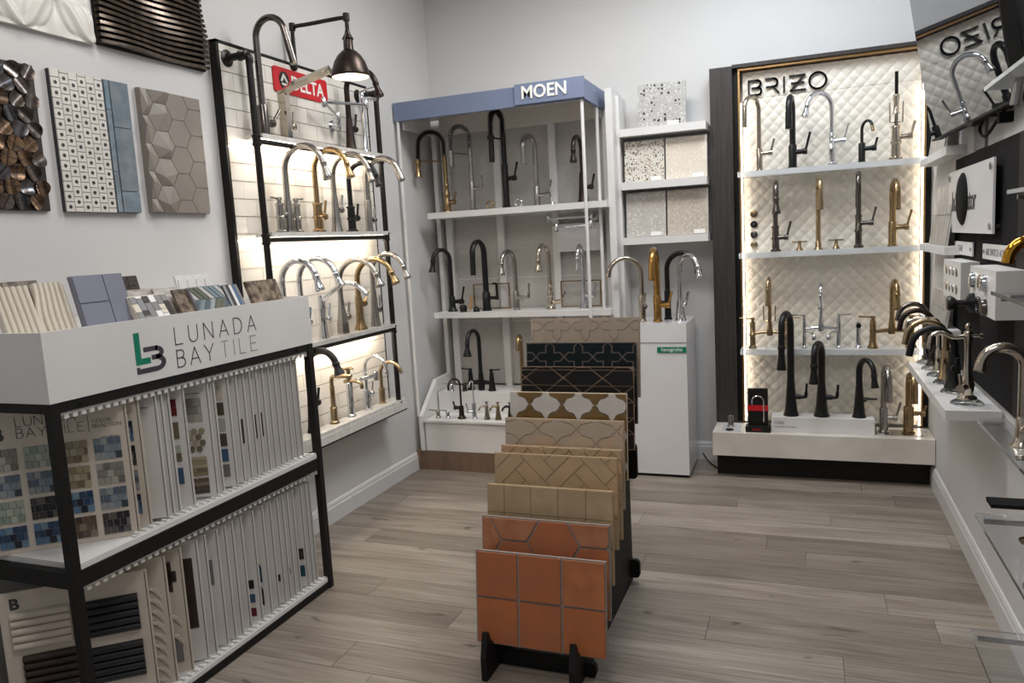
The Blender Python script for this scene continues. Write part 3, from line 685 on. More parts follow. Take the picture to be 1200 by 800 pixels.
# notched strips that hold the boards apart
for zt in (1.098, .552):
    bm = nb(); box(bm, LX1-.045, LX1-.012, LY0+.031, LY1-.031, zt+.012, zt+.02); y = LY0+.05
    while y < LY1-.05: box(bm, LX1-.018, LX1-.011, y, y+.016, zt, zt+.012); y += .03
    obj('slotted_strip', bm, 'white', lb)
for zt in (.645, .05):
    bm = nb(); box(bm, LX1-.03, LX1-.011, LY0+.25, LY1-.031, zt, zt+.006); y = LY0+.26
    while y < LY1-.06: box(bm, LX1-.03, LX1-.011, y, y+.008, zt+.006, zt+.014); y += .03
    obj('slotted_strip', bm, 'white', lb)
for y in (1.68, 2.2, 2.76):
    obj('bolt', lathe(nb(), [(.0055, 0), (.0055, .003), (.003, .004)], (LX1, y, 1.137), 10, 'x'), 'rubber', lb)
T = T_left(LX1, 0, 0); bm = nb()
word(bm, 'LUNADA', T, .0605, .0036, .001, .55, 2.083, 1.259); word(bm, 'BAY', T, .0605, .0036, .001, .42, 2.083, 1.178); obj('lettering', bm, 'letter_dark', lb)
bm = nb(); word(bm, 'TILE', T, .0605, .0024, .001, .52, 2.305, 1.178); obj('lettering', bm, 'letter_grey', lb)
bm = nb(); prism(bm, [(1.905, 1.322), (1.928, 1.322), (1.928, 1.234), (1.966, 1.234), (1.966, 1.214), (1.905, 1.214)], 0, .001, T); obj('emblem_letter', bm, 'green', lb)
bm = nb()
for p in ([(1.905, 1.206), (1.918, 1.206), (1.918, 1.2), (1.99, 1.2), (1.99, 1.183), (1.905, 1.183)], [(1.94, 1.27), (2.0, 1.27), (2.0, 1.254), (1.94, 1.254)], [(1.972, 1.24), (2.0, 1.24), (2.0, 1.224), (1.972, 1.224)]): prism(bm, p, 0, .001, T)
for cy, ry in ((1.247, .023), (1.2115, .0285)):
    o_ = arcp(1.99, cy, .036 if cy > 1.23 else .042, -90, 90, 10, ry); i_ = arcp(1.99, cy, .018 if cy > 1.23 else .022, 90, -90, 10, ry-.0165)
    for k in range(10): prism(bm, [o_[k], o_[k+1], i_[9-k], i_[10-k]], 0, .001, T)
obj('emblem_letter', bm, 'letter_dark', lb)

# boards standing in the rack
mat('chips_blue', (110, 130, 150), .2, isl=[(84, 98, 114), (112, 124, 134), (140, 145, 147), (58, 63, 70), (124, 136, 145), (164, 166, 165)])
mat('chips_grey', (140, 138, 132), .25, isl=[(128, 126, 120), (152, 148, 140), (108, 104, 98), (166, 162, 152), (138, 130, 116)])
mat('chips_sand', (150, 138, 112), .25, isl=[(150, 140, 112), (132, 120, 94), (166, 156, 130), (112, 100, 80)])
mat('chips_deep', (60, 90, 130), .15, isl=[(44, 66, 96), (82, 112, 140), (104, 132, 152), (32, 40, 54), (60, 88, 118)])
mat('chips_dark', (52, 50, 52), .15, isl=[(36, 36, 42), (64, 60, 60), (88, 84, 82), (28, 30, 40), (112, 108, 106)])
mat('chips_brown', (96, 80, 66), .2, isl=[(92, 76, 62), (62, 52, 46), (122, 108, 92), (80, 66, 54)])
mat('chips_green', (150, 160, 146), .2, isl=[(150, 160, 146), (132, 146, 132), (168, 174, 160)])
mat('slat_brown', (48, 36, 30), .3, var=(9, (58, 44, 36), (1, 1, 1)))
mat('slat_black', (28, 28, 31), .35, var=(9, (34, 34, 37), (1, 1, 1)))
mat('chip_red', (104, 26, 34), .2, var=(9, (92, 20, 28), (1, 1, 1)))
mat('chip_teal', (30, 74, 98), .2, var=(9, (24, 64, 88), (1, 1, 1)))
def swatch(t, m, x0, z0, w, h, nx=3, nz=3, y=0.):
    """a mosaic swatch: rows of little glass tiles, broken joints"""
    bm = nb(); T = frame_T((0, y, 0), (1, 0, 0), (0, 0, 1)); rh = h/nz
    for j in range(nz):
        xs = [0]+sorted(w*(i+(.5 if j % 2 else 0))/nx for i in range(1, nx+(0 if not j % 2 else 0)))+[w]
        if j % 2: xs = [0, w*.5/nx]+[w*(i+.5)/nx for i in range(1, nx)]+[w]
        for i in range(len(xs)-1):
            prism(bm, [(x0+xs[i]+.001, z0+j*rh+.001), (x0+xs[i+1]-.001, z0+j*rh+.001), (x0+xs[i+1]-.001, z0+(j+1)*rh-.001), (x0+xs[i]+.001, z0+(j+1)*rh-.001)], 0, .003, T)
    return obj('mosaic_swatch', bm, m, t, kind='stuff')
def chip(t, m, x0, z0, w, h, name='sample_chip'):
    return obj(name, box(nb(), x0, x0+w, -.003, 0, z0, z0+h), m, t)
ORD = ['', 'first', 'second', 'third', 'fourth', 'fifth', 'sixth', 'seventh', 'eighth', 'ninth', 'tenth', 'eleventh', 'twelfth', 'thirteenth', 'fourteenth', 'fifteenth', 'sixteenth', 'seventeenth', 'eighteenth', 'nineteenth', 'twentieth', 'twenty-first', 'twenty-second']
def board(y, ang, z0, h, w, label, group, m='board_white', xf=-2.1):
    """local x runs from the wall side (0) to the front edge (w), face towards -y"""
    a = rad(ang); t = empty('sample_board', (xf-w*math.cos(a), y-w*math.sin(a), z0), a, label, 'sample board', group)
    bx('panel', m, t, 0, w, .0005, .0075, 0, h)
    bx('edge_trim', 'board_line', t, w-.0075, w-.0055, -.0012, .0005, .004, h-.004)
    return t
G = 'tile sample boards on the upper rack shelf'
ys = [1.86, 1.912, 1.988, 2.015, 2.045, 2.115, 2.236, 2.268, 2.345, 2.39, 2.433, 2.472, 2.511, 2.55, 2.588, 2.626, 2.663, 2.70, 2.74, 2.775]
an = [40, 36, 34, 34, 33, 33, 33, 32, 32]+[31]*11
extra = {0: 'turned outward showing grids of blue and brown glass mosaic', 1: 'with dark blue mosaic swatches', 2: 'with a plain blank face', 5: 'with red, olive and navy chips', 6: 'with pebble, shell and striped mosaics', 8: 'with six sand, brown and blue squares'}
for i, (y, a) in enumerate(zip(ys, an)):
    lab = ('sample board %s, upper rack shelf' % extra[0]) if i == 0 else 'sample board %s%s from near end, upper rack shelf' % ((extra[i]+', ') if i in extra else '', ORD[i+1])
    w = .42 if i == 0 else .37
    t = board(y, a, .646 if i == 0 else .6595, .462 if i == 0 else .445, w, lab, G, 'board_cream' if i < 2 else 'board_white')
    if i == 0:
        g = [['chips_grey', 'chips_green', 'chips_sand', 'chips_blue'], ['chips_blue', 'chips_blue', 'chips_sand', 'chips_grey'], ['chips_green', 'chips_dark', 'chips_deep', 'chips_blue'], ['chips_deep', 'chips_deep', 'chips_brown', 'chips_dark']]
        for r_ in range(4):
            for c_ in range(4): swatch(t, g[r_][c_], .012+c_*.1, .272-r_*.085, .082, .073, 4, 3)
        bm = nb(); T = frame_T((0, 0, 0), (1, 0, 0), (0, 0, 1))
        x = word(bm, 'LUNADA', T, .03, .0018, .0008, .27, .10, .412); word(bm, 'BAY', T, .03, .0018, .0008, .3, .10, .375); word(bm, 'TILE', T, .03, .0012, .0008, .34, .207, .375); strokes(bm, [[(.305, .37), (.305, .425)]], .0012, .0008, T)
        obj('lettering', bm, 'letter_dark', t)
        text('COLOR\nSELECTION', .017, 'letter_grey', t, frame_T((.315, -.0003, .398), (1, 0, 0), (0, 0, 1)), .0004)
        text('B', .06, 'letter_dark', t, frame_T((.03, -.0003, .372), (1, 0, 0), (0, 0, 1)), .0004, .002)
    if i == 1:
        for k in range(4): swatch(t, ['chips_deep', 'chips_dark', 'chips_blue', 'chips_deep'][k], w-.06, .3-k*.085, .035, .07, 2, 3)
    if i == 5:
        for k, mm in enumerate(('chip_red', 'chips_sand', 'chips_green', 'chips_deep')):
            for j in range(2): chip(t, mm if not (k == 2 and j == 0) else 'chips_sand', w-.062, .34-k*.085+j*.031, .032, .029)
    if i == 6:
        swatch(t, 'chips_grey', w-.115, .29, .085, .09, 3, 3); swatch(t, 'chips_sand', w-.115, .08, .085, .075, 1, 5); swatch(t, 'chips_brown', w-.115, .0+.01, .085, .062, 1, 4)
        bm = nb()
        for j in range(4):
            for k in range(3): lathe(bm, [(.0115, 0), (.0115, .003), (.009, .004)], (w-.1+k*.027+(.0135 if j % 2 else 0)-.006, -.0005, .185+j*.023), 10, 'y')
        bmesh.ops.transform(bm, matrix=Matrix.Translation((0, -.004, 0)), verts=bm.verts); obj('pebble_swatch', bm, 'chips_sand', t, kind='stuff')
    if i == 8:
        for k, mm in enumerate(('board_cream', 'chips_brown', 'chips_blue', 'chips_brown', 'chips_deep', 'chips_dark')): chip(t, mm, w-.062, .35-k*.062, .036, .05)
    if i in (10, 12, 13): chip(t, 'chips_brown', w-.03, .15, .012, .1)
    text('color selection', .009, 'letter_grey', t, frame_T((w-.085, -.0003, (.395 if i else .345)), (1, 0, 0), (0, 0, 1)), .0004)
G = 'tile sample boards on the lower rack shelf'
ys = [1.862, 1.945, 2.02, 2.1, 2.143, 2.205, 2.25, 2.29, 2.34, 2.41, 2.47, 2.52, 2.565, 2.60, 2.635, 2.67, 2.73, 2.765, 2.795]
an = [40, 36, 34, 34, 33, 33, 32, 32, 32, 31]+[31]*9
extra = {0: 'turned outward with ribbed cream and black slats', 1: 'with white carved shapes down its edge', 2: 'with a brown cross and shell motifs', 3: 'with a tall dark brown slab', 5: 'with a grey strip', 9: 'with small navy and red squares', 10: 'with teal and brown scalloped chips', 16: 'with brown and navy squares'}
for i, (y, a) in enumerate(zip(ys, an)):
    lab = ('sample board %s, lower rack shelf' % extra[0]) if i == 0 else 'sample board %s%s from near end, lower rack shelf' % ((extra[i]+', ') if i in extra else '', ORD[i+1])
    w = .44 if i == 0 else .37
    t = board(y, a, .051 if i == 0 else .0645, .468, w, lab, G, 'board_cream' if i < 3 else 'board_white')
    T = frame_T((0, 0, 0), (1, 0, 0), (0, 0, 1))
    if i == 0:
        for mm, x0, z0, x1 in (('board_cream', .03, .27, .2), ('slat_brown', .05, .12, .225), ('slat_black', .235, .265, .405), ('slat_black', .235, .1, .405)):
            for k in range(5): obj('slat', lathe(nb(), [(.0115, x0), (.0125, x0+.001), (.0125, x1-.001), (.0115, x1)], (0, -.004, z0+.0125+k*.026), 10, 'x'), mm, t, smooth=True)
        text('B', .05, 'letter_dark', t, frame_T((.03, -.0003, .41), (1, 0, 0), (0, 0, 1)), .0004, .002)
    if i in (1, 2):
        for k in range(9 if i == 1 else 2):
            bm = nb()
            for q in range(4): tube(bm, ss([(w-.07+q*.006, -.002, .36-k*.042), (w-.05+q*.005, -.004, .35-k*.042), (w-.035+q*.003, -.002, .33-k*.042-q*.004)], 4), .003, 6)
            if i == 2: bmesh.ops.transform(bm, matrix=Matrix.Translation((0, 0, -.14-k*.03)), verts=bm.verts)
            obj('carved_motif', bm, 'board_cream', t, smooth=True)
    if i == 2:
        for q in ((w-.07, .31, .03, .11), (w-.085, .345, .06, .04)): chip(t, 'slat_brown', *q)
        chip(t, 'letter_grey', w-.065, .04, .035, .1)
    if i == 3: chip(t, 'slat_brown', w-.075, .13, .05, .27)
    if i == 5: chip(t, 'letter_grey', w-.05, .25, .02, .1)
    if i == 9:
        for k, mm in enumerate(('slat_black', 'chips_deep', 'chip_red')): chip(t, mm, w-.05, .14-k*.06, .025, .035)
    if i == 10:
        for k, mm in enumerate(('chip_teal', 'slat_brown')): obj('sample_chip', prism(nb(), [(w-.06, .14-k*.1), (w-.03, .14-k*.1)]+arcp(w-.06, .2-k*.1, .03, 0, 90, 6), 0, .003, T), mm, t)
    if i == 16:
        for k, mm in enumerate(('slat_brown', 'chip_teal')): chip(t, mm, w-.055, .13-k*.08, .04, .05)
    if i in (12, 14): chip(t, 'slat_brown', w-.03, .1, .012, .03)
# samples standing in the tray on top
mat('rib', (214, 205, 190), .4, var=(5, (208, 199, 184), (1, 1, 1)))
mat('tile_bluegrey', (122, 124, 138), .3, var=(4, (116, 118, 132), (1, 1, 1)))
mat('marbled', (150, 140, 132), .25, var=(16, (196, 190, 184), (1, 1, 3)))
mat('chevron', (110, 122, 124), .2, rnd=[(120, 136, 142), (96, 100, 84), (150, 160, 162), (84, 98, 108), (182, 182, 178)])
mat('shell_brown', (66, 54, 46), .2, var=(26, (150, 132, 112), (1, 1, 1)))
def sample(y0, w, h, xb, lean, m, label, th=.009, name='tile_sample'):
    """stands on the tray floor, leans back to the wall; local x along the rack, face +y'... built in its own frame"""
    t = empty(name, (xb, y0, 1.335), 0, label, 'tile sample', 'loose tile samples standing on the rack top')
    u = Vector((-math.sin(rad(lean)), 0, math.cos(rad(lean)))); T = frame_T((0, 0, th*math.sin(rad(lean))), (0, 1, 0), u)
    if m: obj('tile', prism(nb(), [(0, 0), (w, 0), (w, h), (0, h)], -th, 0, T), m, t)
    return t, T
def ribs(t, T, w, h, n, wave=0):
    for k in range(n):
        x = w*(k+.5)/n; pts = [T @ Vector((x+(wave*(.5-.5*math.cos(PI*min(1, j/9)))*((k+1)/n*.4-.5) if wave else 0), h*(1-j/12), .002)) for j in range(13)]
        obj('rib', tube(nb(), pts, w/n*.42, 8), 'rib', t, smooth=True)
t, T = sample(1.605, .122, .17, -2.255, 18, 'rib', 'cream sample with straight vertical ribs, leftmost on the rack top'); ribs(t, T, .122, .17, 6)
t, T = sample(1.742, .11, .175, -2.255, 18, 'rib', 'cream sample with wavy flowing ribs on the rack top'); ribs(t, T, .11, .175, 6, .05)
t, T = sample(1.70, .12, .185, -2.33, 16, 'shell_brown', 'dark mosaic sample hidden behind the wavy ribbed one on the rack top')
t, T = sample(1.855, .205, .188, -2.225, 14, 'tile_bluegrey', 'large blue-grey sample board of two square tiles and one tall tile on the rack top', .016)
for p in ([(.004, .004), (.118, .004), (.118, .09), (.004, .09)], [(.004, .094), (.118, .094), (.118, .184), (.004, .184)], [(.122, .004), (.201, .004), (.201, .184), (.122, .184)]): obj('tile_face', prism(nb(), p, 0, .004, T), 'tile_bluegrey', t, bevel=.001)
t, T = sample(2.03, .19, .175, -2.33, 14, 'shell_brown', 'brown brick mosaic sample standing behind the others on the rack top')
for r_ in range(3):
    for c_ in range(4): obj('brick', prism(nb(), inset([(c_*.047, .115+r_*.02), (c_*.047+.047, .115+r_*.02), (c_*.047+.047, .135+r_*.02), (c_*.047, .135+r_*.02)], .0015), 0, .003, T), 'slat_brown', t)
t, T = sample(2.05, .2, .125, -2.27, 18, 'marbled', 'grey marbled slab sample behind the striped mosaic on the rack top')
t, T = sample(2.045, .175, .105, -2.19, 30, 'board_cream', 'small white and grey striped glass mosaic sample on the rack top', .02)
random.seed(3)
for c_ in range(6):
    z_ = .003
    while z_ < .098:
        hh = min(random.choice([.02, .035, .05, .07]), .102-z_); obj('strip', prism(nb(), [(.003+c_*.0285, z_), (.029+c_*.0285, z_), (.029+c_*.0285, z_+hh-.002), (.003+c_*.0285, z_+hh-.002)], 0, .003, T), random.choice(['white', 'white', 'board_cream', 'chips_dark', 'letter_grey']), t); z_ += hh
t, T = sample(2.22, .11, .125, -2.25, 24, 'marbled', 'pale taupe rounded tile sample beside the chevron mosaic on the rack top')
t, T = sample(2.27, .1, .118, -2.205, 27, 'shell_brown', 'dark brown tile sample leaning before the chevron mosaic on the rack top')
t, T = sample(2.335, .18, .12, -2.19, 27, 'letter_grey', 'chevron glass mosaic sample in grey, green and blue on the rack top', .012)
for k in range(-3, 9):
    for s_ in (0, 1):
        b0 = k*.028; p = [(0, b0), (.06, b0+.045), (.06, b0+.068), (0, b0+.023)]
        if s_: p = [(.12-x, y) for x, y in p][::-1]
        p = [(x+ (.0 if not s_ else .002), y) for x, y in p]; p = clip([(y*1.0+.02, x) for x, y in p], .003, .177, .003, .117)
        if p and parea(p) > 4e-5: obj('chevron_piece', prism(nb(), inset(p, .001), 0, .003, T), 'chevron', t)
t, T = sample(2.43, .2, .16, -2.36, 12, 'white', 'white faceted sample at the back of the rack top')
for k in range(4): obj('facet', prism(nb(), [(k*.05+.002, .06), (k*.05+.048, .06), (k*.05+.04, .157), (k*.05+.01, .14)], 0, .004, T), 'white', t)
t, T = sample(2.54, .09, .115, -2.21, 25, 'chips_dark', 'narrow dark glass strip sample next to the marbled brown tiles on the rack top')
for k in range(5): obj('strip', prism(nb(), [(.003+k*.017, .003), (.018+k*.017, .003), (.018+k*.017, .112), (.003+k*.017, .112)], 0, .003, T), ['chips_blue', 'chips_dark', 'white', 'chips_deep', 'letter_grey'][k], t)
t, T = sample(2.652, .2, .118, -2.19, 20, 'shell_brown', 'brown marbled glass sample of three tiles, rightmost on the rack top', .012)
for k in range(3): obj('tile_face', prism(nb(), [(.002+k*.0665, .002), (.065+k*.0665, .002), (.065+k*.0665, .116), (.002+k*.0665, .116)], 0, .004, T), 'shell_brown', t, bevel=.001)
# ---------------------------------------------------------------- white alcove display with the blue fascia
mo = empty('faucet_display', (0, 0, 0), 0, 'white corner faucet display with blue lettered fascia and stepped base', 'display')
MX0, MX1 = -2.565, -1.245
bx('plinth', 'plinth', mo, MX0, -1.20, 4.667, 5.25, 0, .138, .002)
bx('plinth_stile', 'plinth', mo, MX0-.004, MX0+.03, 4.66, 4.667, 0, .138)
bx('step', 'white', mo, -2.49, -1.235, 4.665, 4.9, .14, .358, .003)
bx('step', 'white', mo, -2.49, -1.235, 4.9, 5.2, .14, .51, .003)
bx('step_lip', 'white', mo, -2.495, -1.235, 4.65, 4.665, .345, .36, .002)
for x in (-2.53, -1.232):
    T = frame_T((x, 0, 0), (0, 1, 0), (0, 0, 1))
    obj('cheek', prism(nb(), [(4.655, .14), (4.655, .385), (4.91, .60), (5.14, .61), (5.14, 2.4), (5.225, 2.4), (5.225, .14)], 0, .03, T), 'white', mo, bevel=.002)
for x0, x1 in ((-2.435, -2.075), (-2.02, -1.66), (-1.605, -1.232)):
    bx('back_panel', 'fabric', mo, x0-.03, x1+.03, 5.205, 5.225, .52, 2.40)
for x in (-2.47, -2.065, -1.65, -1.265):
    bx('pilaster', 'white', mo, x, x+.05, 5.165, 5.204, .511, 2.40, .004)
for z in (1.30, .985): bx('panel_seam', 'white', mo, -2.42, -1.27, 5.2035, 5.2055, z, z+.004)
bx('shelf', 'white', mo, -2.48, -1.19, 4.90, 5.164, 1.748, 1.79, .004)
bx('shelf', 'white', mo, -2.48, -1.19, 4.90, 5.164, 1.045, 1.083, .004)
bx('end_panel', 'white', mo, -1.195, -1.15, 4.98, 5.245, .14, 2.50, .003)
bx('end_strip', 'white', mo, -1.149, -1.125, 5.06, 5.245, .14, 2.46, .003)
bx('soffit', 'white', mo, MX0+.02, MX1-.027, 4.7005, 5.2, 2.465, 2.48)
bx('soffit_board', 'off_white', mo, -2.45, -1.26, 5.12, 5.164, 2.345, 2.464, .002)
bx('side_board', 'white', mo, -2.53, -2.515, 4.72, 5.119, 2.345, 2.464)
fa = bx('fascia', 'blue_fascia', mo, MX0, MX1, 4.67, 4.70, 2.398, 2.518, .002)
bx('fascia_return', 'blue_fascia', mo, MX1-.025, MX1, 4.7005, 5.20, 2.398, 2.518, .002)
sg = bx('sign_board', 'blue_fascia', mo, -1.692, MX1+.003, 4.652, 4.6695, 2.404, 2.528, .002)
text('MOEN', .108, 'letter_white', sg, T_back(-1.648, 4.651, 2.436), .004, .0022, sx=.97)
for x, y in ((-2.545, 4.685), (-1.268, 4.685)):
    obj('pole', tube(nb(), [(x, y, .36 if x > -2 else .38), (x, y, 2.397)], .011, 10), 'white', mo, smooth=True)
for x in (-1.30,): obj('pole', tube(nb(), [(-1.262, 5.02, .52), (-1.262, 5.02, 2.464)], .012, 10), 'white', mo, smooth=True)
G = 'faucets on the white corner display'
def fb(label, x, y, z, head, m, **k):
    k.setdefault('hw', -8); k.setdefault('group', G); return faucet(label, (x, y, z), head, m, **k)
z = 1.7905
fb('antique brass spring faucet with bell sprayer at the left of the top white shelf', -2.375, 5.02, z, -138, 'gold', h=.56, reach=.2, drop=.22, ea=4, spring=True, body='ornate', bh=.2, br=.017, r=.0125, tip='bellspray', tl=.1, hz=.07, lh=.075, m2='bronze')
fb('chrome spring faucet with thin support arm on the top white shelf', -2.176, 5.02, z, -118, 'stainless', h=.575, reach=.17, drop=.2, ea=2, spring=True, body='cyl', bh=.2, br=.016, r=.0125, tip='plain', tl=.11, hz=.15, lh=.09, hk='curl')
fb('matte black spring faucet, tallest on the top white shelf', -1.924, 5.02, z, -100, 'matte_black', h=.645, reach=.16, drop=.27, ea=2, spring=True, body='cyl', bh=.3, br=.019, r=.014, tip='plain', tl=.16, hz=.2, lh=.11, hub=.06)
fb('brushed steel faucet with hooked plain spout on the top white shelf', -1.699, 5.02, z, -105, 'stainless', h=.46, reach=.14, drop=.12, ea=0, body='cyl', bh=.13, br=.018, r=.0145, tip='none', hz=.07, hub=.08, lh=.1)
fb('oil rubbed bronze pull-down faucet at the right of the top white shelf', -1.375, 5.02, z, -92, 'bronze', h=.42, reach=.18, drop=.09, ea=4, body='taper', bh=.2, br=.022, r=.0125, hz=.1, lh=.085, tr=1.5)
def ring(label, x, y, z, m):
    t = empty('display_ring', (x, y, z), 0, label, 'ring', G)
    bm = nb(); tube(bm, [(.024*math.cos(a*PI/10), 0, .028+.024*math.sin(a*PI/10)) for a in range(21)], .0055, 8, cap=False); obj('ring', bm, m, t, smooth=True)
    obj('foot', lathe(nb(), [(.012, 0), (.01, .003), (.004, .006)], seg=12), m, t, smooth=True)
ring('small brass ring standing on the top white shelf', -2.02, 4.95, z, 'gold'); ring('small chrome ring standing on the top white shelf', -1.81, 4.95, z, 'chrome')
t = empty('lever_handle', (-1.575, 4.97, z), 0, 'slim chrome lever handle on the top white shelf', 'handle', G)
obj('base', lathe(nb(), [(.018, 0), (.016, .012), (.008, .018)], seg=14), 'chrome', t, smooth=True); obj('lever', tube(nb(), [(0, 0, .015), (-.004, 0, .06), (-.012, 0, .115)], [.005, .004, .005], 8), 'chrome', t, smooth=True)
t = bx('mounting_board', 'white_gloss', None, -1.60, -1.285, 5.12, 5.1635, 1.47, 1.66, .003, label='white panel under the top shelf carrying a chrome pot filler', cat='panel')
pot_filler('chrome double-jointed pot filler on the white panel below the top shelf', 'chrome', (-1.33, 5.12, 1.70), [(0, -.07, 0), (-.29, -.11, 0), (-.21, -.2, -.07), (0.02, -.18, -.06)], 'y', G)
z = 1.0835
fb('black bridge-style faucet leftmost on the middle white shelf', -2.386, 5.02, z, -118, 'matte_black', h=.445, reach=.16, drop=.09, ea=8, body='bell', bh=.11, br=.018, r=.0125, hz=.07, hub=.07, lh=.11, tr=1.5, tip='bellspray')
fb('flat matte black faucet with squared tapering spout on the middle white shelf', -2.117, 5.02, z, -96, 'matte_black', h=.49, reach=.17, drop=.15, ea=2, body='cyl', bh=.13, br=.024, r=.0165, tip='square', tl=.14, hk='loop', hz=.09, hub=.06, lh=.1, style='taper', flat=(1.05, .8))
fb('stainless sensor faucet with flared sprayer on the middle white shelf', -1.89, 5.02, z, -102, 'stainless', h=.41, reach=.17, drop=.085, ea=6, body='cyl', bh=.13, br=.0175, r=.0125, hz=.085, hub=.065, lh=.1, tr=1.6, hk='curl', style='taper')
fb('polished nickel ornate pull-down faucet on the middle white shelf', -1.638, 5.02, z, -97, 'nickel', h=.44, reach=.17, drop=.1, ea=4, body='ornate', bh=.17, br=.0155, r=.012, hz=.05, hub=.07, lh=.08, tr=1.7, tilt=.5)
fb('chrome slender faucet at the right of the middle white shelf', -1.40, 5.02, z, -86, 'chrome', h=.425, reach=.16, drop=.09, ea=4, body='taper', bh=.16, br=.017, r=.0115, hz=.09, hub=.06, lh=.09, tr=1.4)
def wire_frame(label, x0, x1, z0, z1, y):
    t = empty('picture_frame', (x0, y, z0), 0, label, 'frame', 'thin brass frames on the middle white shelf')
    w, h = x1-x0, z1-z0
    for a in ((0, w, 0, .008), (0, w, h-.008, h), (0, .008, .008, h-.008), (w-.008, w, .008, h-.008)): bx('bar', 'gold', t, a[0], a[1], -.006, .006, a[2], a[3])
wire_frame('thin brass rectangular frame behind the flat black faucet', -2.27, -1.985, z, z+.185, 5.145)
wire_frame('thin brass rectangular frame behind the chrome faucets at right', -1.60, -1.31, z, z+.185, 5.145)
t = empty('control_knob', (-2.27, 4.95, z), 0, 'round black control knob on the middle white shelf', 'knob', G); obj('knob', lathe(nb(), [(.022, 0), (.026, .01), (.027, .03), (.02, .048), (.006, .052)], seg=18), 'matte_black', t, smooth=True)
t = empty('control_knob', (-2.17, 4.95, z), 0, 'low black dome with wooden stick on the middle white shelf', 'knob', G); obj('knob', lathe(nb(), [(.024, 0), (.022, .02), (.012, .034), (.004, .038)], seg=18), 'matte_black', t, smooth=True); obj('stick', tube(nb(), [(-.05, 0, .008), (-.03, 0, .11)], .008, 8), 'wood_slat', t, smooth=True)
z = .511
bridge('black bridge faucet with two lever handles on the upper base step', (-2.184, 4.99, z), -97, 'matte_black', half=.088, ph=.13, bz=.06, h=.44, reach=.17, drop=.1, r=.0125, pr=.017, group=G, ea=6, low=True, lev=.07, tr=1.9, tl=.09)
fb('tall thin gold faucet column beside the tile board rack', -1.86, 4.98, z, -80, 'gold', h=.40, reach=.12, drop=.05, body='cyl', bh=.1, br=.014, r=.0125, hw=None, tip='plain')
z = .3605
fb('small bronze gooseneck water dispenser on the lower base step', -2.238, 4.74, z, -118, 'bronze', h=.285, reach=.1, drop=.02, ea=0, body='bell', bh=.09, br=.015, r=.006, hw=185, hz=.075, hub=.035, lh=.045, tip='none', name='water_dispenser')
fb('slim chrome water dispenser with thin straight spout on the lower base step', -2.14, 4.74, z, -90, 'chrome', h=.27, reach=.06, drop=.02, ea=20, body='cyl', bh=.11, br=.014, r=.004, hw=185, hz=.05, hub=.035, lh=.06, tip='none', name='water_dispenser')
def soap(label, x, m):
    t = empty('soap_dispenser', (x, 4.74, z), rad(-150), label, 'dispenser', G)
    obj('body', lathe(nb(), [(.024, 0), (.022, .008), (.016, .04), (.012, .075), (.013, .09), (.008, .1)], seg=16), m, t, smooth=True)
    obj('nozzle', tube(nb(), ss([(0, 0, .09), (.03, 0, .094), (.05, 0, .08), (.054, 0, .065)], 4), [.009]*5+[.007]*8, 10), m, t, smooth=True)
    obj('cap', lathe(nb(), [(.006, .1), (.006, .112), (.014, .115), (.014, .12)], seg=12), m, t, smooth=True)
soap('brushed nickel soap dispenser on the lower base step', -2.045, 'nickel'); soap('warm nickel soap dispenser between the nickel and black ones', -1.963, 'champagne'); soap('black soap dispenser nearest the tile board rack', -1.874, 'matte_black')
def small_lever(label, x, y, z, m, ang=180):
    t = empty('lever_handle', (x, y, z), rad(ang), label, 'handle', G)
    obj('base', lathe(nb(), [(.02, 0), (.019, .006), (.015, .01), (.014, .045), (.01, .05)], seg=14), m, t, smooth=True); obj('lever', tube(nb(), [(0, 0, .045), (.03, 0, .05), (.075, 0, .054)], [.008, .006, .005], 8), m, t, smooth=True)
small_lever('brushed nickel lever handle leftmost on the lower base step', -2.42, 4.74, z, 'nickel'); small_lever('small chrome lever handle second from the left on the lower base step', -2.345, 4.74, z, 'chrome')
small_lever('clear chrome lever handle at the left of the upper base step', -2.40, 4.94, .511, 'chrome'); small_lever('dark lever handle beside the black bridge faucet', -2.30, 4.95, .511, 'bronze', 200)

# ---------------------------------------------------------------- ledges with terrazzo slabs on the back wall
for z, n in ((2.24, 'top'), (1.90, 'middle'), (1.543, 'bottom')):
    bx('wall_shelf', 'white', None, -1.12, -.572, 5.03, YB, z-.048, z, .003, label='%s white wall ledge between the corner display and dark wood panel' % n, cat='shelf', group='white wall ledges')
def slab(label, x0, x1, z, h, m, card):
    w = x1-x0; t = empty('terrazzo_slab', (x0, 5.085, z), 0, label, 'tile slab', 'terrazzo slabs on the wall ledges'); t.rotation_euler = (rad(-4), 0, 0)
    bx('slab', m, t, 0, w, 0, .02, .001, h, .002); bx('price_card', 'letter_white', t, card, card+.07, -.006, -.003, .004, .03)
slab('grey terrazzo slab with black chips standing alone on the top ledge', -1.005, -.70, 2.24, .275, 'terrazzo_black', .19)
slab('white terrazzo slab with amber and brown chips on the middle ledge', -1.105, -.845, 1.90, .265, 'terrazzo_amber', .17)
slab('plain cream terrazzo slab on the middle ledge', -.835, -.575, 1.90, .265, 'terrazzo_cream', .17)
slab('grey fine-grained terrazzo slab on the bottom ledge', -1.105, -.845, 1.543, .29, 'terrazzo_grey', .16)
slab('sand coloured speckled terrazzo slab on the bottom ledge', -.835, -.575, 1.543, .29, 'terrazzo_sand', .17)

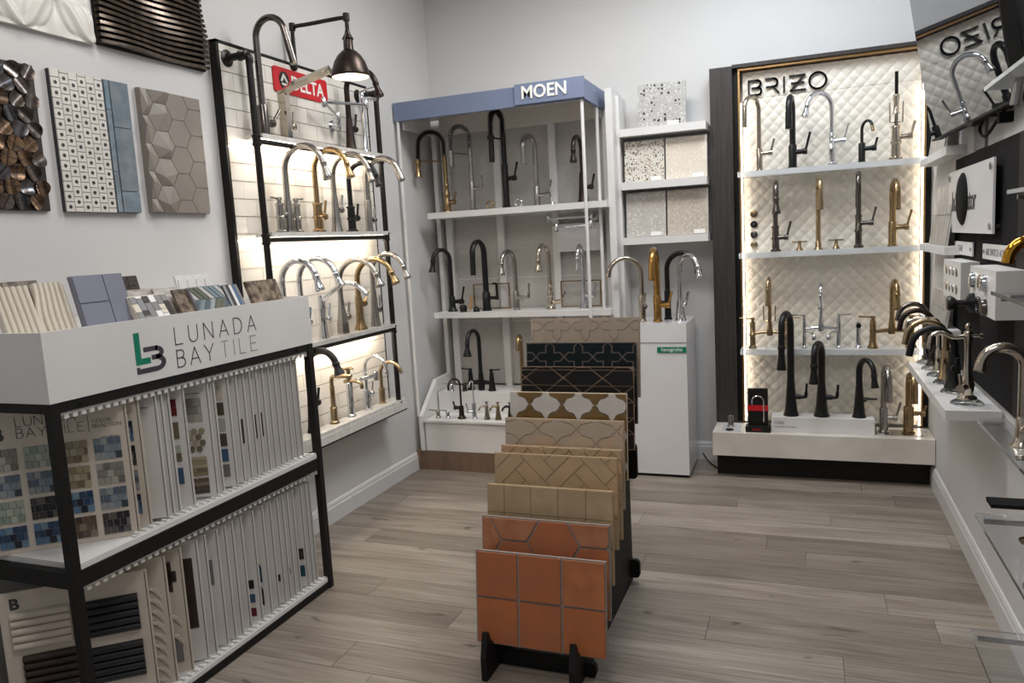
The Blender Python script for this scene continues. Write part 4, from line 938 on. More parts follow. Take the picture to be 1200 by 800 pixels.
# ---------------------------------------------------------------- white pedestal with four faucets
pd = empty('pedestal', (-.875, 5.0, 0), 0, 'white pedestal cabinet with small green label holding four faucets', 'pedestal')
bx('cabinet', 'white_gloss', pd, -.182, .182, -.20, .22, .02, .874, .003); bx('top_block', 'white_gloss', pd, -.184, .184, -.204, .222, .877, .996, .003); bx('foot', 'black', pd, -.165, .165, -.18, .2, 0, .02)
lp_ = bx('label_plate', 'green', pd, .0, .182, -.2045, -.2008, .812, .848)
text('hansgrohe', .032, 'letter_white', lp_, T_back(.092, -.2046, .822), .0005, .0003, 'CENTER')
G = 'faucets on the white pedestal'; z = .9965
fb('polished nickel gooseneck faucet arching left on the white pedestal', -.992, 4.95, z, -158, 'nickel', h=.415, reach=.215, drop=.035, ea=12, body='cyl', bh=.17, br=.0185, r=.013, tip='plain', tl=.03, hz=.1, hw=-60, hub=.03, lh=.09)
fb('brushed gold faucet with upright spout and slanting handle on the white pedestal', -.887, 4.92, z, -88, 'warm_gold', h=.46, reach=.19, drop=.1, ea=4, body='cyl', bh=.17, br=.021, r=.0175, tip='plain', hz=.105, hub=.06, lh=.09)
fb('matte black faucet arching right behind the gold one on the white pedestal', -.842, 5.05, z, -14, 'matte_black', h=.43, reach=.215, drop=.05, ea=14, body='cyl', bh=.19, br=.018, r=.014, hw=185, hz=.11, hub=.045, lh=.08)
fb('chrome pull-down faucet at the right of the white pedestal', -.75, 4.97, z, -40, 'chrome', h=.415, reach=.185, drop=.075, ea=14, body='taper', bh=.14, br=.021, r=.013, hw=-10, hz=.1, hub=.012, lh=.09, tr=1.35)

# ---------------------------------------------------------------- quilted light-up display with dark wood frame
bz = empty('faucet_display', (0, 0, 0), 0, 'dark wood framed display with glowing quilted ivory panel and acrylic shelves', 'display')
bx('side_panel', 'dark_wood', bz, -.555, -.418, 5.13, 5.255, .294, 2.565, .002)
bx('side_reveal', 'black', bz, -.4175, -.386, 5.17, 5.255, .294, 2.55); bx('side_reveal', 'black', bz, .668, .698, 5.17, 5.255, .294, 2.55)
bx('top_rail', 'dark_wood', bz, -.4175, .698, 5.13, 5.255, 2.551, 2.572, .002)
for x in (-.3855, .657): bx('trim_strip', 'brass_trim', bz, x, x+.011, 5.158, 5.25, .294, 2.535)
bx('trim_strip', 'brass_trim', bz, -.3855, .668, 5.158, 5.25, 2.536, 2.5505)
for x in (-.3725, .6475): bx('light_strip', 'led_cool', bz, x, x+.007, 5.17, 5.177, .30, 2.34)
def quilt(name, x0, x1, z0, z1):
    bm = nb(); p = .071; nx = int((x1-x0)/.0052); nz = int((z1-z0)/.0052); V = []
    for i in range(nx+1):
        row = []
        for j in range(nz+1):
            x = x0+(x1-x0)*i/nx; z = z0+(z1-z0)*j/nz; u = ((x+z*.95)/p) % 1; v = ((x-z*.95)/p) % 1
            h = .0085*(math.sin(PI*u)*math.sin(PI*v))**.4
            row.append(bm.verts.new((x, 5.2145-h, z)))
        V.append(row)
    for i in range(nx):
        for j in range(nz): bm.faces.new((V[i][j], V[i+1][j], V[i+1][j+1], V[i][j+1]))
    obj(name, bm, 'quilt', bz, smooth=True)
bx('panel_core', 'quilt', bz, -.36, .645, 5.2155, 5.255, .294, 2.53)
quilt('quilted_panel', -.36, .645, .296, 2.366); quilt('quilted_panel', -.36, .645, 2.3685, 2.53)
BS = (1.907, 1.407, .797)
for z in BS: bx('shelf', 'acrylic', bz, -.385, .655, 5.02, 5.19, z-.034, z, .002)
# letters of the sign
bm = nb(); T = T_back(-.322, 5.206, 2.386); H_ = .087
strokes(bm, [[(0, 1), (0, 0), (.62, 0)]+arcp(.62, .24, .24, -90, 90, 8)+[(.25, .48)], [(.62, .48), (.55, .48)], [(0, 1), (.58, 1)]+arcp(.58, .76, .24, 90, -70, 8)], .011, .012, T, H_)
strokes(bm, [[(.0, 1), (.5, 1)]+arcp(.5, .72, .28, 90, -90, 9)+[(.05, .44)], [(.45, .44), (.85, 0)]], .011, .012, T, H_, 1.18*H_)
strokes(bm, [[(0, 0), (0, 1)]], .011, .012, T, H_, 2.4*H_)
strokes(bm, [[(0, 1), (.95, 1), (.05, 0), (1, 0)], [(.12, .5), (.9, .5)]], .011, .012, T, H_, 2.8*H_)
strokes(bm, [arcp(.55, .5, .55, 0, 360, 28)], .011, .012, T, H_, 4.08*H_, 0)
obj('sign_letters', bm, 'letter_black', bz)
# base
bb = empty('marble_plinth', (0, 0, 0), 0, 'low marble-topped display base with black toe kick below the quilted panel', 'base')
bx('toe_kick', 'black', bb, -.535, .694, 4.945, 5.128, .001, .145); bx('marble_top', 'marble', bb, -.552, .696, 4.855, 5.128, .1455, .293, .002)
bx('acrylic_tray', 'acrylic', bb, -.50, -.385, 4.89, 5.05, .2935, .298); bx('inset_tray', 'stainless', bb, .44, .645, 4.93, 5.06, .2935, .2965)
box_ = bx('display_riser', 'white', None, -.20, .384, 4.92, 5.06, .2936, .386, .002, label='long white riser block under the three black faucets', cat='riser')
text('Odin', .03, 'letter_grey', box_, T_back(-.185, 4.9195, .345), .0004); text('CULINARY KITCHEN', .014, 'letter_grey', box_, T_back(-.185, 4.9195, .323), .0004)
G = 'faucets on the quilted display'
z = BS[0]+.0005; Yf = 5.085
fb('polished nickel faucet arching left at the left end of the top acrylic shelf', -.259, Yf, z, -118, 'nickel', h=.44, reach=.16, drop=.11, ea=2, body='cyl', bh=.135, br=.0165, r=.012, tip='none', hz=.105, hub=.06, lh=.085)
fb('matte black straight-neck faucet on the top acrylic shelf', -.065, Yf, z, -97, 'matte_black', h=.41, reach=.15, drop=.12, ea=2, body='cyl', bh=.14, br=.02, r=.0155, tip='plain', tl=.1, hz=.095, hub=.06, lh=.115)
fb('chrome faucet with wide arch and ribbed sprayer on the top acrylic shelf', .156, Yf, z, -142, 'chrome', h=.42, reach=.19, drop=.075, ea=14, body='ring', bh=.19, br=.0155, r=.0125, hz=.14, hub=.06, lh=.1, tr=1.5)
fb('small matte black beverage faucet on the top acrylic shelf', .32, Yf, z, -58, 'matte_black', h=.235, reach=.1, drop=.03, ea=14, body='cyl', bh=.115, br=.016, r=.0075, tip='plain', tl=.03, hz=.08, hub=.06, lh=.06, m2='champagne')
t = fb('nickel articulating faucet with exposed black hose at the right of the top acrylic shelf', .502, Yf, z, -92, 'nickel', h=.26, reach=.03, drop=.01, ea=60, body='ring', bh=.20, br=.022, r=.008, hz=.13, hub=.06, lh=.085, tip='none')
obj('hose', tube(nb(), [(0, 0, .2), (0, 0, .5)], .0095, 10), 'rubber', t, smooth=True); obj('sprayer', lathe(nb(), [(.022, .262), (.016, .275), (.015, .33), (.02, .345), (.018, .37)], seg=16), 'nickel', t, smooth=True)
for s_ in (-1, 1): obj('yoke', tube(nb(), [(0, s_*.008, .215), (0, s_*.033, .215), (0, s_*.035, .33)], .0045, 8), 'nickel', t, smooth=True)
z = BS[1]+.0005
fb('dark stainless faucet with bell sprayer leftmost on the middle acrylic shelf', -.169, Yf, z, -86, 'dark_steel', h=.42, reach=.16, drop=.12, ea=3, body='ring', bh=.16, br=.018, r=.0135, tip='flare', tl=.1, hz=.085, hub=.055, lh=.1, tr=1.5)
fb('brushed champagne faucet standing between two cross handles', .078, Yf, z, -86, 'champagne', h=.425, reach=.15, drop=.12, ea=3, body='bell', bh=.05, br=.015, r=.0125, tip='plain', tl=.06, hw=None)
def cross(label, x):
    t = empty('cross_handle', (x, Yf, z), 0, label, 'handle', G)
    obj('base', lathe(nb(), [(.022, 0), (.02, .006), (.011, .02), (.009, .055), (.011, .058)], seg=16), 'champagne', t, smooth=True)
    bm = nb(); tube(bm, [(-.044, 0, .052), (.044, 0, .052)], .006, 8); tube(bm, [(0, -.044, .052), (0, .044, .052)], .006, 8); obj('cross', bm, 'champagne', t, smooth=True)
cross('champagne cross handle left of the champagne faucet', -.029); cross('champagne cross handle right of the champagne faucet', .179)
fb('polished dark nickel faucet with upright ribbed sprayer on the middle acrylic shelf', .303, Yf, z, -94, 'dark_steel', h=.435, reach=.14, drop=.13, ea=1, body='ring', bh=.2, br=.0155, r=.0125, tip='plain', tl=.11, hz=.145, hub=.065, lh=.095)
fb('brushed gold faucet at the right end of the middle acrylic shelf', .487, Yf, z, -86, 'gold', h=.375, reach=.14, drop=.1, ea=2, body='cyl', bh=.145, br=.019, r=.0155, tip='plain', tl=.085, hz=.11, hub=.065, lh=.1)
for zz, mm, nn in ((1.65, 'gold', 'gold, topmost'), (1.583, 'matte_black', 'black, second from the top'), (1.517, 'dark_steel', 'grey metal, third from the top'), (1.452, 'champagne', 'champagne, lowest')):
    t = empty('finish_disc', (-.304, 5.212, zz), 0, 'round finish sample disc in %s of the column at left' % nn, 'disc', 'finish sample discs')
    obj('disc', lathe(nb(), [(.018, -.016), (.0225, -.014), (.0235, -.004), (.022, 0)], seg=22, axis='y'), mm, t, smooth=True); obj('pin', lathe(nb(), [(.004, -.0185), (.004, -.0155)], seg=10, axis='y'), 'chrome', t, smooth=True)
z = BS[2]+.0005
t = bridge('polished brass bridge faucet with articulated spout on the lowest acrylic shelf', (-.21, Yf, z), -92, 'champagne', half=.104, ph=.17, bz=.1, h=.445, reach=.12, drop=.11, r=.0105, pr=.015, group=G, ea=2, body='ring', lev=.08, tl=.06)
for s_ in (-1, 1): obj('yoke', tube(nb(), [(.01, s_*.01, .175), (.01, s_*.034, .175), (.01, s_*.036, .27)], .004, 8), 'champagne', t, smooth=True)
bridge('chrome bridge faucet with side valves on the lowest acrylic shelf', (.093, Yf, z), -92, 'chrome', half=.1, ph=.185, bz=.125, h=.4, reach=.12, drop=.09, r=.0105, pr=.0115, group=G, ea=2, body='cyl', lev=.07, levdir=[(0, -1, 0), (0, 1, 0)], sprays=True)
t = empty('side_spray', (.304, Yf, z), 0, 'small chrome side sprayer between the chrome and gold bridge faucets', 'sprayer', G)
obj('base', lathe(nb(), [(.021, 0), (.019, .008), (.012, .014)], seg=16), 'chrome', t, smooth=True); obj('body', lathe(nb(), [(.012, .012), (.015, .04), (.013, .1), (.017, .13), (.016, .155), (.01, .16)], seg=16), 'chrome', t, smooth=True)
obj('nozzle', lathe(nb(), [(.014, -.022), (.015, -.018), (.013, 0)], (0, 0, .138), 14, 'y'), 'rubber', t, smooth=True)
bridge('brushed gold bridge faucet with flared pillars at the right of the lowest acrylic shelf', (.488, Yf, z), -84, 'gold', half=.105, ph=.17, bz=.105, h=.405, reach=.14, drop=.1, r=.0125, pr=.0165, group=G, ea=3, body='bell', lev=.08, levdir=[(0, -1, 0), (0, 1, 0)])
z = .3865
fb('tall matte black pull-down faucet, largest on the white riser', -.086, 4.99, z, -108, 'matte_black', h=.645, reach=.16, drop=.26, ea=2, body='taper', bh=.22, br=.026, r=.0165, tip='flare', tl=.15, hz=.12, hk='curl', hub=.045, lh=.085, tr=1.35, style='taper')
fb('mid-sized matte black pull-down faucet at the centre of the white riser', .092, 4.99, z, -108, 'matte_black', h=.46, reach=.15, drop=.17, ea=4, body='taper', bh=.2, br=.026, r=.0165, tip='flare', tl=.12, hz=.12, hk='curl', hub=.045, lh=.08, tr=1.35, style='taper')
fb('short matte black bar faucet arching right at the end of the white riser', .304, 4.99, z, -62, 'matte_black', h=.36, reach=.16, drop=.09, ea=8, body='taper', bh=.19, br=.023, r=.0135, tip='flare', tl=.08, hz=.11, hk='out', hub=.07, lh=.02, tr=1.3, style='taper')
z = .2965
fb('brushed nickel faucet with side lever on the marble base', .44, 5.0, z, -84, 'stainless', h=.40, reach=.13, drop=.13, ea=2, body='cyl', bh=.15, br=.021, r=.0165, tip='plain', tl=.1, hz=.09, hub=.05, lh=.1)
fb('brushed gold faucet at the right end of the marble base', .573, 5.0, z, -82, 'gold', h=.36, reach=.12, drop=.1, ea=2, body='cyl', bh=.16, br=.024, r=.016, tip='plain', tl=.08, hz=.12, hub=.06, lh=.05)
t = empty('lever_handle', (.385, 4.97, .2932), rad(200), 'short nickel lever next to the brushed nickel faucet on the marble base', 'handle', G)
obj('base', lathe(nb(), [(.016, 0), (.014, .01), (.009, .05)], seg=14), 'stainless', t, smooth=True); obj('lever', tube(nb(), [(0, 0, .045), (.012, 0, .075)], .006, 8), 'stainless', t, smooth=True)
t = empty('air_switch', (-.452, 5.0, .2982), 0, 'small brushed cylinder button on the clear tray of the marble base', 'button'); obj('body', lathe(nb(), [(.022, 0), (.022, .006), (.018, .008), (.018, .075), (.016, .078)], seg=20), 'stainless', t, smooth=True)
t = empty('drain_cover', (-.452, 4.915, .2982), 0, 'flat round black drain cover on the clear tray', 'drain cover'); obj('disc', lathe(nb(), [(.026, 0), (.026, .004), (.02, .006)], seg=22), 'matte_black', t, smooth=True)
bk = empty('brochure_holder', (-.28, 4.93, .2932), 0, 'black boxed brochure with red band and chrome faucet picture on the marble base', 'brochure holder')
bx('stand', 'black', bk, -.075, .075, -.04, .05, 0, .035, .004); bx('back', 'matte_black', bk, -.06, .06, .0, .028, .035, .27, .002); bx('red_band', 'red', bk, -.061, .061, -.0035, -.0005, .13, .165)
obj('picture', tube(nb(), [(p[0], -.003, p[1]) for p in [(.035, .06), (.035, .19)]+[(x_, z_) for x_, z_ in arcp(.0, .19, .035, 0, 180, 12)]+[(-.035, .17)]], .004, 6), 'chrome', bk, smooth=True)
text('BRIZO', .018, 'red', bk, T_back(-.03, -.0405, .012), .0004)
cb = obj('extension_cord', tube(nb(), ss([(-.66, 5.22, .05), (-.63, 5.16, .03), (-.6, 5.12, .012), (-.56, 5.06, .007), (-.54, 5.03, .007)], 6), .0045, 8), 'rubber', None, smooth=True, label='black power cord running behind the marble display base', cat='cord')
# ---------------------------------------------------------------- the right wall
for z, n in ((1.885, 'top'), (1.42, 'middle'), (1.02, 'bottom')):
    bx('wall_shelf', 'white', None, .615, XR, 4.12, 4.95, z-.04, z, .002, label='%s small white ledge on the right wall beside the quilted display' % n, cat='shelf', group='white ledges on the right wall')
mat('marble_mosaic', (186, 182, 176), .3, var=(9, (128, 124, 122), (1, 6, 1)))
def marble(label, y0, y1, z, h):
    t = empty('marble_sample', (.636, (y0+y1)/2, z), 0, label, 'tile sample', 'marble samples on the right wall ledges'); t.rotation_euler = (0, rad(8), 0)
    bx('sheet', 'grout', t, 0, .008, -(y1-y0)/2, (y1-y0)/2, .0, h)
    for i in range(4):
        for j in range(2): w = (y1-y0)/4; bx('piece', 'marble_mosaic', t, -.004, -.0005, -(y1-y0)/2+i*w+.002, -(y1-y0)/2+(i+1)*w-.002, j*h/2+.002, (j+1)*h/2-.002)
marble('veined marble mosaic sheet leaning on the middle right-wall ledge', 4.22, 4.74, 1.4205, .30)
marble('beige veined marble sheet leaning on the top right-wall ledge', 4.3, 4.8, 1.8855, .22)
marble('cream marble sheet leaning on the bottom right-wall ledge', 4.2, 4.7, 1.0205, .17)
bx('display_backdrop', 'panel_dark', None, .69, XR-.001, 3.13, 4.33, .84, 1.83, label='dark charcoal display panel on the right wall behind the counter faucets', cat='panel')
bx('display_backdrop', 'black', None, .689, XR-.001, 1.6, 3.128, .84, 1.83, label='black display panel on the right wall nearest the camera', cat='panel')
pl = empty('brand_plate', (.66, 3.84, 1.484), 0, 'white acrylic sign plate with round black disc on metal standoffs', 'sign')
bx('plate', 'white_gloss', pl, 0, .008, -.475, .475, 0, .285, .001)
for y in (-.44, .44):
    for z in (.03, .255): obj('standoff', lathe(nb(), [(.014, -.006), (.014, .0), (.01, .008), (.01, .03)], (0, y, z), 14, 'x'), 'stainless', pl, smooth=True)
obj('disc', lathe(nb(), [(.06, -.016), (.10, -.012), (.115, -.004), (.115, 0)], (0, .12, .15), 32, 'x'), 'rubber', pl, smooth=True)
text('InSinkErator', .13, 'letter_black', pl, T_right(-.0008, .385, .1), .0008, .001, sx=.85)
def small_sign(label, y0, y1, s):
    t = empty('name_plate', (.678, (y0+y1)/2, 1.382), 0, label, 'sign', 'small white name plates'); bx('plate', 'white', t, 0, .006, -(y1-y0)/2, (y1-y0)/2, 0, .06, .001)
    for y in (-1, 1): obj('standoff', lathe(nb(), [(.008, -.004), (.008, 0), (.006, .006), (.006, .012)], (0, y*((y1-y0)/2-.03), .03), 12, 'x'), 'stainless', t, smooth=True)
    text(s, .04, 'letter_grey', t, T_right(-.0006, (y1-y0)/2-.06, .016), .0004)
small_sign('short white name plate right of the white ledge', 3.83, 4.26, 'FINISHES'); small_sign('longer white name plate near the gold spout', 3.17, 3.62, 'AIR SWITCH ACCESSORIES')
fbx = empty('finish_box', (.62, 3.945, 1.19), 0, 'white box with eight round metal finish samples on the dark wall panel', 'display box')
bx('box', 'white', fbx, 0, .0695, -.215, .215, 0, .172, .002)
for i in range(4):
    for j in range(2): obj('finish_button', lathe(nb(), [(.0195, -.0025), (.0205, -.001), (.0205, 0)], (0, -.12+i*.085, .05+j*.075), 18, 'x'), ['dark_steel', 'stainless', 'nickel', 'champagne'][i], fbx, smooth=True)
kb = empty('finish_box', (.60, 3.20, 1.20), 0, 'white box with knobs and fittings mounted on the dark wall panel', 'display box')
bx('box', 'white', kb, 0, .0895, -.215, .215, 0, .166, .002)
for y, z, m in ((.14, .115, 'chrome'), (-.06, .115, 'chrome'), (-.07, .03, 'dark_steel')): obj('fitting', lathe(nb(), [(.012, -.02), (.026, -.016), (.03, -.006), (.03, 0)], (0, y, z), 20, 'x'), m, kb, smooth=True)
bx('chip', 'champagne', kb, -.004, 0, .025, .07, .09, .14); obj('ring', tube(nb(), [(-.006, .035+.026*math.cos(a*PI/8), .03+.026*math.sin(a*PI/8)) for a in range(17)], .006, 8, cap=False), 'matte_black', kb, smooth=True)
obj('knob', lathe(nb(), [(.024, -.09), (.03, -.08), (.022, -.066), (.012, -.055), (.012, -.03), (.036, -.016), (.038, 0)], (0, .14, .028), 20, 'x'), 'matte_black', kb, smooth=True)
ct = bx('counter_shelf', 'white', None, .50, XR-.0115, 3.27, 4.41, .784, .822, .003, label='white counter shelf on the right wall carrying a row of faucets', cat='shelf')
br = empty('shelf_bracket', (.56, 4.30, .784), 0, 'black angled bracket under the far end of the counter shelf', 'bracket')
obj('bracket', prism(nb(), [(0, 0), (.12, 0), (.12, -.12)], -.006, .006, frame_T((.018, 0, 0), (1, 0, 0), (0, 0, 1))), 'black', br)
G = 'faucets on the right counter shelf'
def fr(label, y, m, **k):
    x = k.pop('x', .585); k.setdefault('hw', -90)
    d = empty('clear_stand', (x, y, .8225), 0, 'clear domed stand under the %s' % k.pop('short'), 'stand', 'clear faucet stands on the counter')
    obj('dome', lathe(nb(), [(.05, 0), (.05, .004), (.044, .012), (.034, .018), (.03, .02)], seg=24), 'clear', d, smooth=True)
    return faucet(label, (x, y, .843), 180, m, group=G, **k)
fr('dark chrome arched faucet farthest back on the counter shelf', 4.38, 'dark_steel', h=.285, reach=.14, drop=.03, r=.011, body='cyl', bh=.08, br=.016, tip='none', hub=.03, lh=.05, short='farthest counter faucet')
fr('bronze arched faucet second from the back of the counter shelf', 4.20, 'bronze', h=.27, reach=.15, drop=.04, r=.011, body='bell', bh=.09, br=.016, tip='none', hub=.03, lh=.05, short='second counter faucet')
t = empty('clear_stand', (.585, 4.02, .8225), 0, 'clear domed stand under the squared nickel counter faucet', 'stand', 'clear faucet stands on the counter'); obj('dome', lathe(nb(), [(.05, 0), (.05, .004), (.044, .012), (.034, .018), (.03, .02)], seg=24), 'clear', t, smooth=True)
t = empty('kitchen_faucet', (.585, 4.02, .843), rad(180), 'nickel faucet with squared bent spout on the counter shelf', 'faucet', G)
obj('body', lathe(nb(), [(.022, 0), (.017, .01), (.016, .1), (.011, .11)], seg=16), 'nickel', t, smooth=True); obj('spout', tube(nb(), ss([(0, 0, .1), (0, 0, .2), (.012, 0, .24), (.05, 0, .248), (.12, 0, .24), (.135, 0, .225), (.14, 0, .18)], 5), .0095, 12), 'nickel', t, smooth=True); lever(t, 'nickel', .06, 90, hub=.03, lh=.05, br=.016)
fr('champagne arched faucet in the middle of the counter shelf', 3.83, 'champagne', h=.26, reach=.165, drop=.04, r=.0115, body='taper', bh=.14, br=.019, tip='none', hub=.03, lh=.05, short='champagne counter faucet')
fr('matte black arched faucet behind the big chrome one on the counter shelf', 3.63, 'matte_black', h=.25, reach=.17, drop=.05, r=.0125, body='taper', bh=.14, br=.021, tip='none', hub=.03, lh=.05, short='black counter faucet')
t = empty('clear_stand', (.595, 3.40, .8225), 0, 'clear domed stand under the ornate chrome counter faucet', 'stand', 'clear faucet stands on the counter'); obj('dome', lathe(nb(), [(.06, 0), (.06, .004), (.052, .012), (.04, .018), (.034, .02)], seg=24), 'clear', t, smooth=True)
t = empty('kitchen_faucet', (.595, 3.40, .843), rad(180), 'ornate polished nickel faucet with finial and long spout at the front of the counter shelf', 'faucet', G)
obj('body', lathe(nb(), [(.036, 0), (.034, .008), (.02, .016), (.024, .04), (.026, .055), (.018, .09), (.013, .14), (.012, .2), (.014, .23), (.017, .24), (.017, .262), (.012, .27)], seg=20), 'nickel', t, smooth=True)
obj('finial', lathe(nb(), [(.007, .268), (.007, .276), (.012, .282), (.012, .292), (.004, .3)], seg=14), 'nickel', t, smooth=True)
obj('spout', tube(nb(), ss([(0, 0, .25), (.05, 0, .245), (.09, 0, .262), (.122, 0, .255), (.132, 0, .225), (.133, 0, .2)], 6), [.009]*20+[.011]*11, 12), 'nickel', t, smooth=True)
obj('knob', lathe(nb(), [(.012, -.05), (.012, -.045), (.006, -.04), (.006, -.01)], (0, 0, .25), 14, 'x'), 'nickel', t, smooth=True)
lever(t, 'nickel', .05, 60, hub=.05, lh=.06, br=.02, r=.012)
# acrylic shelves nearer the camera
G2 = 'clear acrylic shelves on the near right wall'
def ashelf(label, x0, z, y1=2.70, y0=1.75, rod=True, m='clear', edge='stainless'):
    t = empty('acrylic_shelf', (0, y1, z), 0, label, 'shelf', G2); bx('plate', m, t, x0, XR-.0115 if z > .8 and z < 1.85 else XR-.0005, -(y1-y0), 0, -.012, 0, .001)
    if rod:
        for yy in (-.035, -.5): obj('support_rod', tube(nb(), [(x0+.02, yy, -.022), (XR-.012, yy, -.022)], .0085, 12), 'stainless', t, smooth=True)
    return t
ashelf('highest clear acrylic shelf near the screen at right', .50, 1.93, m='acrylic', rod=False); ashelf('clear shelf beside the white sign plate at right', .565, 1.625, m='acrylic'); ashelf('clear shelf in front of the white knob box', .53, 1.325)
ashelf('clear ledge level with the white counter shelf', .60, .80, 3.262); ashelf('narrow dark bar shelf below the counter on the right', .515, .70, 2.62, 2.55, m='panel_dark', rod=False); ashelf('clear acrylic shelf at knee height on the right', .50, .62); ashelf('lowest clear acrylic shelf on the right', .50, .205, 2.75)
G3 = 'faucets on the near right shelves'
faucet('brushed faucet with drooping spout on the clear shelf under the highest one', (.672, 2.5, 1.6255), 180, 'stainless', h=.335, reach=.135, drop=.06, body='cyl', bh=.12, br=.014, r=.011, tip='none', ea=8, group=G3, hw=-90, hub=.03, lh=.05)
faucet('polished gold faucet with arched spout on the clear shelf at right', (.665, 2.62, 1.3255), 180, 'polished_gold', h=.15, reach=.11, drop=.02, body='bell', bh=.07, br=.016, r=.0145, tip='none', ea=10, group=G3, hw=-90, hub=.02, lh=.03)
faucet('large polished nickel arched faucet nearest the camera at right', (.662, 2.86, .8005), 178, 'nickel', h=.325, reach=.125, drop=.03, body='bell', bh=.1, br=.019, r=.0155, tip='plain', tl=.03, ea=10, group=G3, hw=-90, hub=.03, lh=.05)
for lab, x, y, z, w in (('small white sample tray on the clear counter-level ledge', .63, 2.55, .8005, .06), ('white sample box on the lowest clear shelf', .57, 2.2, .2055, .1)):
    t = empty('sample_tray', (x, y, z), 0, lab, 'tray', 'white sample trays'); bx('tray', 'white', t, 0, w, -.12, .12, 0, .055, .003); bx('sample_stone', 'marbled', t, .01, w-.01, -.1, .1, .055, .085, .004)
sp = empty('shelf_strainer', (.60, 2.45, .6205), 0, 'small round strainer on the knee-high clear shelf', 'strainer'); obj('basket', lathe(nb(), [(.02, 0), (.034, .006), (.036, .012), (.03, .01)], seg=18), 'champagne', sp, smooth=True)
# television, swivelled and tilted down
tv = empty('television', (0, 0, 0), 0, 'large black wall television tilted down, its glossy screen mirroring the quilted display', 'television')
az, tl_ = rad(3.0), rad(8.85)
n = Vector((-math.cos(az)*math.cos(tl_), -math.sin(az)*math.cos(tl_), -math.sin(tl_)))
ux = Vector((0, -1, 0)) + Vector((1, 0, 0))*math.tan(az); ux = (ux-n*ux.dot(n)).normalized(); uy = n.cross(ux)
tv.matrix_world = frame_T((.575, 4.256, 1.929), ux, uy)
bx('bezel', 'black', tv, -.008, 1.25, -.008, .71, -.045, -.0012, .003); bx('screen', 'screen', tv, 0, 1.242, 0, .70, -.001, 0); bx('rear_housing', 'rubber', tv, .25, 1.0, .12, .5, -.085, -.045, .006)
bx('chin_badge', 'stainless', tv, .56, .68, -.0085, -.0082, -.03, -.01)
mt = empty('wall_mount', (0, 0, 0), 0, 'grey mounting arm holding the television to the right wall', 'mount')
bx('wall_plate', 'letter_grey', mt, .688, XR, 3.68, 3.9, 1.832, 2.3); bx('arm', 'letter_grey', mt, .645, .688, 3.72, 3.80, 2.06, 2.28)
for k, (lab, pts) in enumerate((('looped black cable hanging below the television', [(.688, 3.35, 2.02), (.66, 3.45, 1.96), (.655, 3.6, 1.90), (.66, 3.52, 1.86), (.67, 3.38, 1.90), (.688, 3.28, 1.95)]), ('straighter black cable plugged in below the television', [(.66, 3.85, 1.95), (.65, 3.65, 1.92), (.66, 3.45, 1.93), (.688, 3.30, 1.90)]))):
    obj('cable', tube(nb(), ss(pts, 6), .006, 8), 'rubber', None, smooth=True, label=lab, cat='cable')
for k, z in enumerate((1.95, 1.90)):
    bx('power_plug', 'rubber', None, .655, XR, 3.27, 3.31, z-.018, z+.018, .004, label='%s black power plug in the wall below the television' % ('upper', 'lower')[k], cat='plug')

# ---------------------------------------------------------------- tile board rack in the middle of the floor
rk = empty('board_rack', (0, 0, 0), 0, 'black stepped floor rack holding a row of tile boards', 'rack')
def stringer(x):
    T = frame_T((x, 0, 0), (0, 1, 0), (0, 0, 1)); p = [(2.335, 0), (2.335, .085), (2.36, .17), (2.372, .17), (2.40, .105)]
    for y, z in SLOT[1:]: p += [(y-.045, z-.012+.03), (y-.012, z-.012+.03), (y-.006, z-.012), (y+.03, z-.012)]
    p += [(3.285, .86), (3.285, 0)]
    obj('stringer', prism(nb(), p, -.011, .011, T), 'black', rk)
TB = [(2.446, .441), (2.526, .542), (2.598, .642), (2.690, .738), (2.768, .748), (2.828, .845), (2.90, .938), (3.05, 1.018), (3.135, 1.108), (3.215, 1.205)]
BH = .342; LEAN = rad(6); SLOT = [(y-math.sin(LEAN)*BH, z-math.cos(LEAN)*BH) for y, z in TB]
SLOT[4] = (TB[4][0]-math.sin(LEAN)*BH, TB[4][1]-math.cos(LEAN)*BH)
bm_ = None
for x in (-1.08, -.752): stringer(x)
for y, z, h in ((2.47, .03, .05), (3.25, .055, .11), (3.27, .56, .16)):
    T = frame_T((0, y, z), (1, 0, 0), (0, 0, 1)); obj('cross_brace', prism(nb(), rrect(-1.13, -.70, -h/2 if z > .06 else -.029, h/2, .018), -.011, .011, T), 'black', rk)
TW = .49
def tboard(i, label, back, edge_m=None, th=.01):
    y, z = SLOT[i]; o = empty('tile_board', (-1.135-(.012*i/9), y, z+.004), 0, label, 'tile board', 'tile boards in the black floor rack'); o.rotation_euler = (-LEAN, 0, 0)
    bx('backing', back, o, 0, TW, .0, th, 0, BH); return o
TT = frame_T((0, 0, 0), (1, 0, 0), (0, 0, 1))
def tiles(o, polys, m, g=.003, t=.006, name='tile', bev=.0012, mins=2.5e-4):
    for p in polys:
        q = clip(p, .001, TW-.001, .001, BH-.001)
        if len(q) < 3 or parea(q) < mins: continue
        mm = m(p) if callable(m) else m
        try: obj(name, prism(nb(), inset(q, g/2), 0, t, TT), mm, o)
        except Exception: pass
mat('cotto', (176, 104, 62), .6, rnd=[(180, 106, 62), (170, 98, 58), (184, 112, 68), (172, 118, 84), (176, 102, 58), (182, 126, 92)], var=(11, (160, 96, 62), (1, 1, 1)), bump=(40, .2))
mat('beige_tile', (172, 148, 116), .5, rnd=[(172, 148, 116), (166, 142, 110), (178, 154, 122)], var=(11, (160, 138, 108), (1, 1, 1)), bump=(40, .2))
mat('beige_grout', (176, 152, 120), .8, var=(20, (166, 142, 112), (1, 1, 1)))
